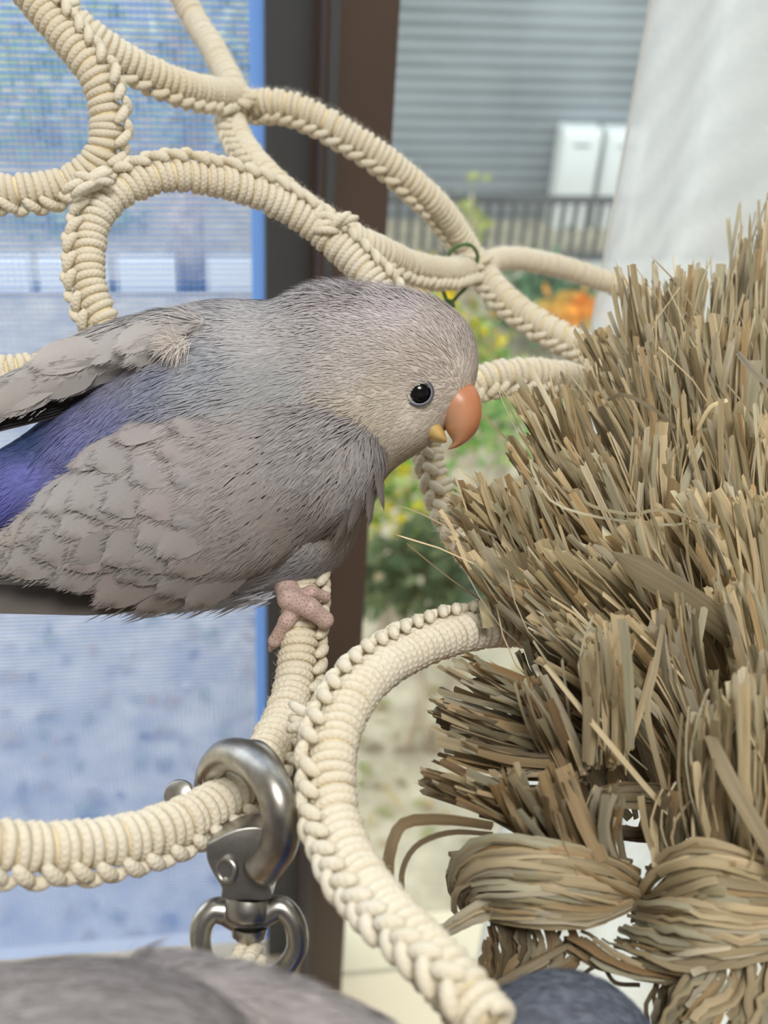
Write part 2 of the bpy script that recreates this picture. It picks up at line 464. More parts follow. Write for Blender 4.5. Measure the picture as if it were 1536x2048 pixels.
nt.links.new(ad.outputs[0], cr.inputs[0]); nt.links.new(cr.outputs[0], b.inputs['Base Color']); b.inputs['Roughness'].default_value = 0.6
M_siding = m
YB = 5.3
bu0 = on_window(640, 300, YB)[0]
house = thing('house', 'neighbouring house with dark grey horizontal siding behind the picket fence', 'house')
slab('wall', (bu0, YB, GZ), (bu0 + 6, YB + 2.5, GZ + 3.6), M_siding, parent=house)
slab('eave', (bu0 - 0.3, YB - 0.3, GZ + 3.6), (bu0 + 6.3, YB + 2.8, GZ + 3.75), M_grey, parent=house)

# picket fence
YF = 4.7
fence = thing('picket_fence', 'dark grey metal picket fence running before the neighbouring house', 'fence')
M_fence = mat('fence_paint', lin(88, 90, 92), 0.6)
fz1 = on_window(900, 392, YF)[1]; fz0 = on_window(900, 520, YF)[1]
fu0, fu1 = on_window(600, 450, YF)[0], on_window(1536, 450, YF)[0] + 0.3
slab('rail', (fu0, YF - 0.02, fz1 - 0.03), (fu1, YF + 0.02, fz1), M_fence, parent=fence)
slab('rail', (fu0, YF - 0.02, fz0), (fu1, YF + 0.02, fz0 + 0.03), M_fence, parent=fence)
slab('kerb_wall', (fu0, YF - 0.06, GZ), (fu1, YF + 0.06, fz0 - 0.0), mat('kerb_concrete', lin(205, 204, 198), 0.9, noise=0.1), parent=fence)
pk = MB(); pk.box((-0.011, -0.01, 0), (0.011, 0.01, fz1 - fz0 - 0.03)); first = None
for i, u in enumerate(np.arange(fu0 + 0.03, fu1, 0.062)):
    if first is None:
        first = pk.build('picket', M_fence, fence, smooth=False); q = first
    else:
        q = first.copy(); COL.objects.link(q); q.parent = fence
    q.location = Vector(W(np.array([u, YF, fz0 + 0.03]))); q.rotation_euler = (0, 0, YAW)

# two white service boxes on the house wall
M_white = mat('white_enamel', lin(238, 240, 238), 0.35)
M_dark = mat('dark_slot', lin(90, 95, 95), 0.6)
def service_box(x0, x1, y0, y1, label):
    v = YB - 0.12
    ua, za = on_window(x0, y0, v); ub_ = on_window(x1, y0, v)[0]; zb = on_window(x0, y1, v)[1]
    t = thing('service_box', label, 'box')
    bx = MB(); bx.box((ua, v, zb), (ub_, YB - 0.001, za), W)
    o = bx.build('casing', M_white, t, smooth=False)
    bv = o.modifiers.new('b', 'BEVEL'); bv.width = 0.012; bv.segments = 3
    w = ub_ - ua; h = za - zb
    slab('cover_panel', (ua + w * .06, v - 0.012, zb + h * .36), (ub_ - w * .06, v, za - h * .05), M_white, parent=t)
    slab('vent_slot', (ua + w * .3, v - 0.016, za - h * .13), (ub_ - w * .3, v - 0.011, za - h * .115), M_dark, parent=t)
    slab('lower_panel', (ua + w * .06, v - 0.012, zb + h * .05), (ub_ - w * .06, v, zb + h * .33), M_white, parent=t)
    slab('latch', (ua + w * .46, v - 0.02, zb + h * .18), (ua + w * .54, v - 0.012, zb + h * .22), M_dark, parent=t)
service_box(1128, 1208, 258, 500, 'white service box on the dark house wall, farther from the curtain')
service_box(1218, 1300, 262, 500, 'white service box on the dark house wall, half behind the curtain')

# shrubs: pixel of the crown, distance from the ground they grow on
YL, GR, DG, OR, PG = lin(238, 214, 60), lin(120, 165, 80), lin(70, 95, 62), lin(240, 160, 60), lin(178, 190, 120)
def shrub(name, px, py, y, rad, n, size, cols, label, seed, cat='shrub', trunk=True):
    c = at_y(px, py, y)
    t = thing(name, label, cat)
    mb = MB(); leaf_cloud(mb, c, rad, n, size, cols, seed)
    o = mb.build('foliage', M_leaf, t, smooth=False); o['kind'] = 'stuff'
    if trunk:
        rr = np.random.default_rng(seed)
        for k in range(3):
            s = MB(); foot = np.array([c[0] + 0.05 * rr.normal(), c[1] + 0.05 * rr.normal(), GZ - 0.01])
            tip = c + np.array(rad) * rr.normal(size=3) * 0.25
            tube(s, catmull([foot, (foot + tip) / 2 + 0.04 * rr.normal(size=3), tip], 8), np.linspace(0.016, 0.006, 8), 6)
            s.build('stem', M_bark, t)
    return t
shrub('yellow_shrub', 838, 572, 4.4, (0.15, 0.12, 0.08), 260, 0.07, [YL, YL, lin(250, 232, 110)], 'bright yellow leaved shrub at the foot of the picket fence', 11)
shrub('green_shrub', 1085, 590, 4.5, (0.26, 0.2, 0.16), 500, 0.07, [lin(110, 150, 115), lin(130, 165, 120), DG], 'bluish green round shrub at the foot of the picket fence', 12)
shrub('orange_shrub', 1150, 612, 4.1, (0.1, 0.08, 0.06), 60, 0.08, [OR, lin(230, 190, 90)], 'sparse shrub with orange autumn leaves near the curtain', 13)
shrub('low_shrub', 900, 690, 3.6, (0.24, 0.2, 0.13), 320, 0.06, [GR, PG, YL, lin(190, 150, 90)], 'light green shrub with yellow spots below the yellow one', 14)
shrub('low_shrub', 1010, 830, 2.9, (0.20, 0.2, 0.10), 260, 0.05, [GR, PG, lin(150, 195, 110)], 'fresh green low plant behind the bird beak', 15)
shrub('low_shrub', 800, 980, 2.45, (0.16, 0.16, 0.10), 240, 0.05, [PG, YL, GR], 'yellow green low plant beside the bronze stile', 16)
shrub('dark_shrub', 850, 1150, 2.1, (0.17, 0.14, 0.10), 420, 0.05, [DG, lin(90, 110, 75), lin(120, 135, 95)], 'dark green bushy shrub above the rope arch', 17)
shrub('tall_shrub', 930, 430, 4.9, (0.10, 0.08, 0.22), 60, 0.05, [lin(200, 205, 120), PG], 'thin climbing plant on the picket fence', 18)
# yard beyond the net
shrub('hedge_tree', 60, 130, 6.7, (0.74, 0.45, 0.65), 800, 0.09, [lin(165, 190, 150), lin(190, 210, 165), lin(140, 160, 145), lin(228, 234, 222)], 'leafy green tree seen through the blue net, farther from the stile', 21, 'tree')
gt = shrub('hedge_tree', 420, 150, 5.0, (0.42, 0.3, 0.5), 420, 0.09, [lin(170, 185, 165), lin(195, 202, 184), lin(150, 162, 152)], 'grey green tree seen through the blue net, with a pale trunk beside the dark stile', 22, 'tree', trunk=False)
shrub('hedge_shrub', 120, 440, 5.5, (0.45, 0.25, 0.2), 500, 0.07, [lin(150, 170, 150), lin(175, 190, 170), lin(190, 206, 170)], 'low green hedge seen through the blue net', 23)
tr = MB(); a = at_y(375, 600, 5.0); a[2] = GZ - 0.02; b_ = at_y(392, 300, 5.0); b_[0] = a[0] + 0.03; b_[1] = a[1]; b_[2] += 1.0
tube(tr, catmull([a, (a + b_) / 2 + [0.02, 0, 0], b_], 12), np.linspace(0.09, 0.06, 12), 12)
tr.build('trunk', M_bark, gt)
brn = MB(); tube(brn, catmull([b_ - [0, 0, 0.3], b_ + [0.2, 0.05, 0.3], b_ + [0.35, 0.1, 0.9]], 8), np.linspace(0.035, 0.015, 8), 8); brn.build('branch', M_bark, gt)
wz = on_window(300, 520, 4.4)
lw = thing('garden_wall', 'low white garden wall with dark gaps behind the blue net', 'wall')
for i, (xa, xb) in enumerate([(-300, 60), (75, 215), (235, 352), (415, 540), (556, 640)]):
    slab('panel', (on_window(xa, 550, 4.4)[0], 4.4, on_window(300, 590, 4.4)[1] - 0.2), (on_window(xb, 550, 4.4)[0], 4.46, on_window(300, 522, 4.4)[1]), M_white, parent=lw)
slab('footing', (on_window(-300, 550, 4.4)[0], 4.38, GZ), (on_window(640, 550, 4.4)[0], 4.5, on_window(300, 590, 4.4)[1] - 0.15), mat('footing_concrete', lin(150, 155, 160), 0.9), parent=lw)
h2 = thing('far_house', 'pale blue grey house far behind the blue net', 'house')
u_a, u_b = on_window(-500, 200, 9.5)[0], on_window(620, 200, 9.5)[0]
slab('wall', (u_a, 9.5, GZ), (u_b, 11.5, GZ + 3.4), mat('pale_render', lin(200, 208, 216), 0.8, noise=0.2, nscale=2), parent=h2)
slab('eave', (u_a - .2, 9.2, GZ + 3.4), (u_b + .2, 11.8, GZ + 3.55), M_grey, parent=h2)
for (xa, xb, ya, yb) in [(10, 60, 175, 235), (95, 120, 180, 230), (10, 90, 250, 380), (330, 390, 60, 130)]:
    q = slab('window', (on_window(xa, ya, 9.48)[0], 9.44, on_window(xa, yb, 9.48)[1]), (on_window(xb, ya, 9.48)[0], 9.5, on_window(xa, ya, 9.48)[1]), M_white, parent=h2)
# ================================================================== rope perch
def cotton_mat(name, c1, c2):
    m, nt, b, out = new_mat(name)
    tc = N_(nt, 'ShaderNodeTexCoord')
    nz = N_(nt, 'ShaderNodeTexNoise'); nz.inputs['Scale'].default_value = 55; nz.inputs['Detail'].default_value = 4
    nt.links.new(tc.outputs['Object'], nz.inputs['Vector'])
    cr = N_(nt, 'ShaderNodeValToRGB'); cr.color_ramp.elements[0].position = 0.3; cr.color_ramp.elements[1].position = 0.7
    cr.color_ramp.elements[0].color = (*c1, 1); cr.color_ramp.elements[1].color = (*c2, 1)
    nt.links.new(nz.outputs['Fac'], cr.inputs[0])
    # knit stitches along the cord: UV.x is millimetres along, UV.y is the turn round it
    sx = N_(nt, 'ShaderNodeSeparateXYZ'); nt.links.new(tc.outputs['UV'], sx.inputs[0])
    a1 = N_(nt, 'ShaderNodeMath', operation='MULTIPLY'); a1.inputs[1].default_value = 2 * math.pi / 0.95; nt.links.new(sx.outputs[0], a1.inputs[0])
    b1 = N_(nt, 'ShaderNodeMath', operation='MULTIPLY'); b1.inputs[1].default_value = 2 * math.pi * 3; nt.links.new(sx.outputs[1], b1.inputs[0])
    s1 = N_(nt, 'ShaderNodeMath', operation='SINE'); nt.links.new(a1.outputs[0], s1.inputs[0])
    s2 = N_(nt, 'ShaderNodeMath', operation='SINE'); nt.links.new(b1.outputs[0], s2.inputs[0])
    ml = N_(nt, 'ShaderNodeMath', operation='MULTIPLY'); nt.links.new(s1.outputs[0], ml.inputs[0]); nt.links.new(s2.outputs[0], ml.inputs[1])
    fn = N_(nt, 'ShaderNodeTexNoise'); fn.inputs['Scale'].default_value = 2500; nt.links.new(tc.outputs['Object'], fn.inputs['Vector'])
    ad = N_(nt, 'ShaderNodeMath', operation='MULTIPLY_ADD'); nt.links.new(fn.outputs['Fac'], ad.inputs[0]); ad.inputs[1].default_value = 0.8; nt.links.new(ml.outputs[0], ad.inputs[2])
    bp = N_(nt, 'ShaderNodeBump'); bp.inputs['Strength'].default_value = 0.4; bp.inputs['Distance'].default_value = 0.00016
    nt.links.new(ad.outputs[0], bp.inputs['Height']); nt.links.new(bp.outputs['Normal'], b.inputs['Normal'])
    nt.links.new(cr.outputs[0], b.inputs['Base Color'])
    b.inputs['Roughness'].default_value = 0.9; b.inputs['Specular IOR Level'].default_value = 0.15
    tl = N_(nt, 'ShaderNodeBsdfTranslucent'); nt.links.new(cr.outputs[0], tl.inputs['Color'])
    mx = N_(nt, 'ShaderNodeMixShader'); mx.inputs[0].default_value = 0.18
    nt.links.new(b.outputs[0], mx.inputs[1]); nt.links.new(tl.outputs[0], mx.inputs[2]); nt.links.new(mx.outputs[0], out.inputs[0])
    return m
M_cot = cotton_mat('cotton_cord', lin(246, 239, 221), lin(240, 229, 204))
M_core = mat('cotton_core', lin(232, 216, 178), 0.9)
M_fuzz = mat('cotton_fuzz', lin(244, 238, 224), 0.9, trans=0.4)
perch = thing('rope_perch', 'cream cotton cord perch of joined loops the grey lovebird stands on', 'bird perch')
RC, RW, PITCHW = 0.0031, 0.00094, 0.00190
ROPE = {}
def strand(key, pts, side=1, ridge=70, knots=True, pitch=PITCHW, seed=0, fuzz=0.0, knot_step=0.0040):
    r = np.random.default_rng(seed)
    path = catmull(pts, len(pts) * 30)
    wp = np.array([P(*q) for q in path])
    p, s = resample(wp, 0.0006)
    k = 9; p = np.stack([np.convolve(np.pad(p[:, i], k // 2, 'edge'), np.ones(k) / k, 'valid') for i in range(3)], 1)
    T = tangents(p)
    V = norm(CAM - p); V = norm(V - T * np.sum(V * T, 1, keepdims=True))
    S = np.cross(T, V)
    ROPE[key] = (p, T, V, S)
    ra = np.radians(np.interp(s, np.linspace(0, s[-1], len(np.atleast_1d(ridge))), np.atleast_1d(ridge)))[:, None]
    Rn = np.cos(ra) * V + side * np.sin(ra) * S
    Rb = np.cross(T, Rn)
    core = MB(); tube(core, p[::3], RC, 10)
    seg = core.build('rope_core', M_core, perch)
    # continuous winding cord
    nt_ = int(s[-1] / pitch); kk = 14
    q = np.linspace(0, s[-1], nt_ * kk)
    ang = np.arange(nt_ * kk) * 2 * math.pi / kk
    jit = np.interp(q, np.linspace(0, s[-1], nt_ + 1), r.normal(0, 0.00022, nt_ + 1))
    rj = np.interp(q, np.linspace(0, s[-1], 2 * nt_ + 1), r.normal(0, 0.00012, 2 * nt_ + 1))
    jit = jit + 0.00016 * np.sin(math.pi * np.arange(nt_ * kk) / kk)
    qq = np.clip(q + jit, 0, s[-1])
    I = lambda A: np.stack([np.interp(qq, s, A[:, i]) for i in range(3)], 1)
    pc, a_, b_ = I(p), norm(I(Rn)), norm(I(Rb))
    hel = pc + (RC + rj)[:, None] * (np.cos(ang)[:, None] * a_ + np.sin(ang)[:, None] * b_)
    w = MB(); tube(w, hel, RW, 7)
    w.build('cord_winding', M_cot, seg)
    if knots:
        kb = MB(); step = knot_step; n = int(s[-1] / step)
        for i in range(n):
            for sg in (-1, 1):
                c = (i + 0.5 + 0.25 * sg) * step + r.normal(0, 0.0002)
                j = int(np.clip(c / s[-1] * (len(p) - 1), 0, len(p) - 1))
                cen = p[j] + Rn[j] * (RC + 0.0012 + r.normal(0, 0.00015)) + Rb[j] * sg * 0.0011
                d = norm(T[j] * 0.8 + Rb[j] * sg * 0.62 - Rn[j] * 0.25)
                t = np.linspace(-1, 1, 7)[:, None]
                L = 0.0024 * r.uniform(0.9, 1.12)
                arc = cen + d * t * L + Rn[j] * (1 - t ** 2) * 0.0007
                tube(kb, arc, 0.00115 * np.array([0.5, 0.85, 1, 1.02, 1, 0.85, 0.5]), 8)
        kb.build('knot_ridge', M_cot, seg)
    # loose fibres
    fb = MB(); nf = int(s[-1] * (9000 + 26000 * fuzz))
    for i in range(nf):
        j = r.integers(len(p)); an = r.uniform(0, 2 * math.pi)
        n_ = math.cos(an) * V[j] + math.sin(an) * S[j]
        b0 = p[j] + n_ * (RC + RW * 0.9)
        d = norm(n_ * r.uniform(0.3, 1) + T[j] * r.normal() * 0.8 + np.cross(T[j], n_) * r.normal() * 0.8)
        L = r.uniform(0.0005, 0.0016) * (1 + fuzz * 0.6); e_ = norm(np.cross(d, r.normal(size=3))) * 0.000022
        m_ = b0 + d * L * 0.55; tip = b0 + norm(d + 0.5 * r.normal(size=3)) * L
        fb.add([b0 - e_, b0 + e_, m_ + e_, m_ - e_, tip], [(0, 1, 2, 3), (3, 2, 4)])
    o = fb.build('cotton_fuzz', M_fuzz, seg); o['kind'] = 'stuff'
    return seg
strand('upper_left', [(5, -75, .262), (67, 0, .262), (132, 77, .262), (180, 135, .262), (203, 185, .263), (214, 246, .264), (205, 302, .265), (176, 343, .266), (112, 373, .266), (40, 381, .264), (-60, 380, .262)], side=-1, ridge=[95, 80, 62, 55, 60], seed=1)
strand('upper_mid', [(95, -5, .285), (150, 42, .287), (215, 95, .290), (290, 138, .296), (355, 166, .303), (420, 182, .315), (468, 186, .330)], side=1, ridge=[60, 75], seed=2, fuzz=.3)
strand('far_top', [(345, -45, .365), (390, 40, .36), (428, 100, .352), (452, 145, .345), (478, 195, .338)], side=1, ridge=110, knots=False, seed=3, fuzz=.8)
strand('far_arch', [(480, 200, .338), (505, 206, .335), (560, 205, .333), (620, 225, .333), (700, 270, .335), (780, 325, .338), (850, 385, .345), (900, 440, .355), (932, 490, .362), (955, 525, .365)], side=1, ridge=[95, 70, 60, 100, 120], seed=4, fuzz=1)
strand('inner_link', [(478, 205, .338), (466, 244, .33), (487, 293, .32), (530, 348, .307), (585, 397, .298), (646, 440, .293), (705, 475, .295), (763, 503, .302), (824, 530, .318), (885, 541, .338), (935, 533, .355), (958, 522, .365)], side=1, ridge=[40, 35, 60, 75], seed=5, fuzz=.4)
strand('left_arch', [(222, 690, .258), (205, 640, .258), (183, 590, .258), (175, 535, .259), (180, 470, .261), (202, 418, .263), (245, 382, .265), (300, 358, .267), (355, 350, .269), (420, 359, .272), (480, 374, .276), (540, 397, .280), (600, 432, .283), (660, 480, .285), (715, 530, .285), (765, 590, .284), (800, 660, .283)], side=-1, ridge=[62, 70, 85, 95, 100, 90], seed=6)
strand('behind_head', [(800, 660, .283), (825, 740, .281), (842, 830, .279), (855, 915, .277), (872, 970, .276), (890, 1025, .276), (925, 1085, .277), (970, 1140, .279), (1030, 1195, .282), (1100, 1235, .286)], side=1, ridge=[10, 15, 5], seed=7, fuzz=.4)
strand('far_right_arc', [(935, 775, .300), (965, 757, .300), (1010, 747, .301), (1060, 744, .303), (1110, 748, .306), (1160, 760, .310), (1230, 790, .315)], side=1, ridge=[60, 80], seed=8, fuzz=.6)
strand('far_link', [(958, 522, .365), (985, 565, .358), (1030, 610, .352), (1080, 645, .347), (1130, 672, .344), (1190, 702, .340), (1270, 735, .336)], side=1, ridge=60, seed=9, fuzz=.8)
strand('far_right_top', [(965, 535, .37), (985, 522, .378), (1015, 516, .386), (1065, 521, .395), (1130, 536, .402), (1220, 566, .408), (1310, 600, .41), (1400, 640, .41)], side=1, ridge=110, knots=False, seed=10, fuzz=1)
strand('foot_perch', [(592, 1050, .240), (602, 1130, .240), (602, 1190, .239), (599, 1260, .237), (594, 1320, .234), (583, 1385, .229), (565, 1440, .222), (535, 1500, .212), (487, 1560, .202), (420, 1612, .193), (330, 1656, .185), (220, 1683, .178), (100, 1695, .172), (0, 1692, .168), (-90, 1680, .165)], side=-1, ridge=[80, 88, 95, 78, 62], seed=11)
strand('near_loop', [(1180, 1300, .242), (1110, 1272, .240), (1040, 1258, .237), (960, 1260, .231), (890, 1275, .224), (820, 1305, .215), (760, 1340, .206), (712, 1390, .197), (680, 1450, .190), (664, 1520, .184), (664, 1590, .180), (678, 1665, .175), (710, 1740, .168), (765, 1815, .160), (835, 1890, .152), (905, 1965, .145), (985, 2060, .139)], side=1, ridge=[112, 105, 88, 80, 62, 30, 0], seed=12)
strand('far_left_stub', [(-70, 752, .268), (-20, 746, .268), (30, 742, .268), (75, 738, .27), (140, 745, .275)], side=1, ridge=40, seed=13)

def bind(px, py, d, spread, n, seed, dirs=None, ln=0.006):
    r = np.random.default_rng(seed); b = MB(); c = P(px, py, d)
    for i in range(n):
        o = c + RT * r.normal() * spread[0] + UP * r.normal() * spread[1] - fw * abs(r.normal()) * 0.0010
        a = r.normal(0, 0.5) + (dirs or 0)
        dr = RT * math.cos(a) + UP * math.sin(a)
        t = np.linspace(-1, 1, 7)[:, None]
        tube(b, o + dr * t * ln * 0.5 - fw * (1 - t ** 2) * 0.0018, 0.0010 * np.array([.6, .9, 1, 1, 1, .9, .6]), 8)
    return b.build('junction_binding', M_cot, perch)
bind(622, 1450, .1985, (.0014, .0038), 9, 31, 0.4)
bind(182, 362, .258, (.0016, .0014), 6, 32, 0.3)
bind(115, 25, .268, (.0014, .0016), 6, 33, 0.8)
bind(482, 198, .330, (.0018, .0018), 8, 34, -0.6)
bind(655, 445, .284, (.0022, .0016), 7, 35, 0.7)
bind(955, 525, .357, (.0018, .0018), 7, 36, 0.5)

# green twist tie at the far junction
M_tie = mat('green_wire', lin(74, 110, 62), 0.5)
tie = thing('twist_tie', 'thin green twist tie wrapped round the far rope junction', 'twist tie')
tb = MB(); tube(tb, np.array([P(*q) for q in catmull([(888, 545, .352), (893, 515, .346), (915, 493, .343), (940, 490, .344), (955, 510, .35), (950, 545, .356)], 24)]), 0.0006, 6); tb.build('wire_loop', M_tie, tie)
tb = MB(); tube(tb, np.array([P(*q) for q in catmull([(878, 545, .352), (884, 575, .350), (893, 600, .350), (900, 618, .350)], 16)]), 0.0006, 6); tb.build('wire_end', M_tie, tie)
tb = MB(); tube(tb, np.array([P(*q) for q in catmull([(950, 535, .354), (935, 570, .351), (915, 592, .350), (898, 612, .350)], 16)]), 0.0006, 6); tb.build('wire_end', M_tie, tie)
tb = MB(); tube(tb, np.array([P(*q) for q in catmull([(892, 602, .349), (904, 606, .348), (900, 616, .349), (891, 612, .351), (898, 604, .350), (908, 616, .350)], 30)]), 0.0009, 6); tb.build('wire_twist', M_tie, tie)

# ================================================================== snap hook with swivel eye
def metal():
    m, nt, b, out = new_mat('worn_nickel')
    tc = N_(nt, 'ShaderNodeTexCoord')
    nz = N_(nt, 'ShaderNodeTexNoise'); nz.inputs['Scale'].default_value = 260; nz.inputs['Detail'].default_value = 6
    nt.links.new(tc.outputs['Object'], nz.inputs['Vector'])
    cr = N_(nt, 'ShaderNodeValToRGB'); cr.color_ramp.elements[0].position = 0.35; cr.color_ramp.elements[1].position = 0.7
    cr.color_ramp.elements[0].color = (*lin(146, 143, 138), 1); cr.color_ramp.elements[1].color = (*lin(190, 187, 181), 1)
    nt.links.new(nz.outputs['Fac'], cr.inputs[0]); nt.links.new(cr.outputs[0], b.inputs['Base Color'])
    mr = N_(nt, 'ShaderNodeMapRange'); mr.inputs[3].default_value = 0.42; mr.inputs[4].default_value = 0.24
    nt.links.new(nz.outputs['Fac'], mr.inputs[0]); nt.links.new(mr.outputs[0], b.inputs['Roughness'])
    b.inputs['Metallic'].default_value = 1.0
    return m
M_met = metal()
hook = thing('snap_hook', 'worn nickel trigger snap hook clipped on the cream rope', 'snap hook')
def pp(l, n): return np.array([P(*q) for q in catmull(l, n)])
hb = MB()
hl = [(520, 1742, .1825), (556, 1690, .1795), (562, 1625, .1775), (540, 1562, .1790), (500, 1518, .1835), (455, 1508, .1900), (424, 1536, .1965), (414, 1585, .2015), (424, 1640, .2030), (452, 1690, .1980), (480, 1735, .1880)]
tube(hb, pp(hl, 60), np.interp(np.linspace(0, 1, 60), [0, .12, .3, .5, .7, 1], [.0030, .0031, .0029, .0026, .0023, .0021]), 16)
hb.build('hook_bow', M_met, hook)
def extrude_poly(name, poly, d, th, parent, bevel=0.0012, tilt=0.0):
    """outline in pixels, extruded along the view axis and rounded"""
    n = len(poly); cx = np.mean([q[0] for q in poly])
    v = [P(x, y, d - th / 2 + tilt * (x - cx)) for (x, y) in poly] + [P(x, y, d - th / 2 + tilt * (x - cx)) + fw * th for (x, y) in poly]
    f = [tuple(range(n - 1, -1, -1)), tuple(range(n, 2 * n))] + [(i, (i + 1) % n, n + (i + 1) % n, n + i) for i in range(n)]
    o = mesh_obj(name, v, f, M_met, parent, smooth=True)
    b = o.modifiers.new('round', 'BEVEL'); b.width = bevel; b.segments = 4; b.limit_method = 'ANGLE'; b.angle_limit = 0.4
    return o
body = [tuple(q) for q in catmull([(412, 1688), (414, 1720), (428, 1750), (443, 1775), (450, 1800), (538, 1800), (540, 1770), (548, 1735), (560, 1700), (552, 1672), (520, 1655), (470, 1660), (412, 1688)], 48)[:-1]]
extrude_poly('hook_body', body, .1875, .0085, hook, .0022, 0.00001)
gate = [tuple(q) for q in catmull([(545, 1700), (562, 1690), (568, 1712), (560, 1738), (548, 1752), (538, 1762), (534, 1740), (545, 1700)], 30)[:-1]]
extrude_poly('gate_tail', gate, .1905, .004, hook, .0008)
sb = MB(); tube(sb, pp([(518, 1764, .1826), (532, 1744, .1822), (548, 1724, .1826)], 10), np.array([.0003, .0006, .0008, .0009, .0009, .0009, .0009, .0008, .0006, .0003]), 8)
sb.build('body_slot', mat('slot_black', (0.006, 0.006, 0.006), 0.7), hook)
gb = MB()
tube(gb, pp([(486, 1486, .1905), (520, 1500, .1885), (548, 1530, .1870), (566, 1566, .1860)], 20), np.interp(np.linspace(0, 1, 20), [0, .3, 1], [.0007, .0015, .0013]), 12)
gb.build('gate', M_met, hook)
rv = MB(); ang = np.linspace(0, 2 * math.pi, 33)[:-1]
cR = P(453, 1741, .1826); nR = norm(-fw - RT * 0.35); uR = norm(np.cross(UP, nR)); vR = np.cross(nR, uR)
tube(rv, cR + 0.00155 * (np.cos(ang)[:, None] * uR + 1.15 * np.sin(ang)[:, None] * vR), 0.0005, 10, closed=True)
rv.build('rivet', M_met, hook)
rh = MB(); n = 24; an = np.arange(n) * 2 * math.pi / n
ring = lambda rad, dz: list(cR + rad * (np.cos(an)[:, None] * uR + 1.15 * np.sin(an)[:, None] * vR) + nR * dz)
vv = ring(.0014, -.0001) + ring(.0011, -.0007) + ring(.0008, -.0009)
rh.add(vv, [(i * n + q, i * n + (q + 1) % n, (i + 1) * n + (q + 1) % n, (i + 1) * n + q) for i in range(2) for q in range(n)] + [tuple(2 * n + q for q in range(n))])
rh.build('rivet_cup', M_met, hook)
br_ = MB()
bc = P(496, 1800, .1862); bax = norm(P(493, 1830, .188) - P(500, 1760, .188))
bu_ = norm(np.cross(bax, fw)); bv_ = np.cross(bax, bu_); n = 20; an = np.arange(n) * 2 * math.pi / n
pr = [(-.0008, .0036), (.0006, .0040), (.0022, .0040), (.0030, .0035), (.0031, .0)]
vv = [q for (h_, r_) in pr for q in (bc + bax * h_ + r_ * (np.cos(an)[:, None] * bu_ + np.sin(an)[:, None] * bv_))]
br_.add(vv, [(i * n + q, i * n + (q + 1) % n, (i + 1) * n + (q + 1) % n, (i + 1) * n + q) for i in range(len(pr) - 1) for q in range(n)])
br_.build('barrel', M_met, hook)
ey = MB()
el = [(452, 1822, .186), (425, 1822, .1855), (404, 1850, .185), (403, 1895, .1848), (425, 1938, .1850), (470, 1958, .1853), (515, 1962, .1856), (562, 1942, .1858), (593, 1898, .1858), (590, 1848, .1858), (563, 1815, .1860), (532, 1826, .186), (494, 1843, .1858)]
cl = catmull(el + [el[0]], 91)[:-1]
rr = np.interp(np.arange(90) / 90, [0, .08, .25, .5, .75, .9, 1], [.0023, .0020, .0016, .0016, .0019, .0022, .0023])
tube(ey, np.array([P(*q) for q in cl]), rr, 14, closed=True)
ey.build('swivel_eye', M_met, hook)
nbm = MB(); nc = P(497, 1868, .1858); n = 20
pr = [(-.0012, .0030), (.0004, .0027), (.0011, .0018), (.0012, 0)]
vv = [q for (h_, r_) in pr for q in (nc + bax * h_ + r_ * (np.cos(an)[:, None] * bu_ + np.sin(an)[:, None] * bv_))]
nbm.add(vv, [(i * n + q, i * n + (q + 1) % n, (i + 1) * n + (q + 1) % n, (i + 1) * n + q) for i in range(len(pr) - 1) for q in range(n)])
nbm.build('swivel_nut', M_met, hook)
lv = MB(); lc_ = P(358, 1590, .203); ln_ = norm(-fw - RT * .15 + UP * .3); la = norm(np.cross(UP, ln_)); lb_ = np.cross(ln_, la); n = 28; an = np.arange(n) * 2 * math.pi / n
pr = [(-.0012, .0022), (-.0009, .0027), (.0003, .0027), (.0006, .0024), (.0006, 0)]
vv = [q for (h_, r_) in pr for q in (lc_ + ln_ * h_ + r_ * (np.cos(an)[:, None] * la + np.sin(an)[:, None] * lb_))]
lv.add(vv, [(i * n + q, i * n + (q + 1) % n, (i + 1) * n + (q + 1) % n, (i + 1) * n + q) for i in range(len(pr) - 1) for q in range(n)])
tube(lv, pp([(365, 1592, .2055), (395, 1600, .206), (420, 1620, .205)], 8), .0009, 8)
lv.build('thumb_lever', M_met, hook)

# cotton string knotted on the swivel eye
ck = thing('cotton_string', 'white twisted cotton string knotted to the swivel eye', 'string')
for l in ([(405, 1990, .1800), (425, 1950, .1805), (455, 1928, .1810), (490, 1925, .182), (512, 1945, .184)],
          [(515, 1895, .188), (505, 1905, .183), (490, 1930, .1800), (478, 1960, .1795), (470, 2000, .180)],
          [(505, 1880, .189), (485, 1895, .185), (475, 1925, .1815), (492, 1950, .1795), (505, 1985, .180)],
          [(520, 1920, .184), (512, 1945, .1805), (495, 1975, .1795), (480, 2010, .180)]):
    sb = MB(); base = pp(l, 60); t = np.arange(60)
    T = tangents(base); A = norm(np.cross(T, fw)); B = np.cross(T, A)
    for ph in (0, 2.1, 4.2):
        tube(sb, base + 0.0006 * (np.cos(t * .55 + ph)[:, None] * A + np.sin(t * .55 + ph)[:, None] * B), 0.00065, 7)
    sb.build('string_turn', M_cot, ck)
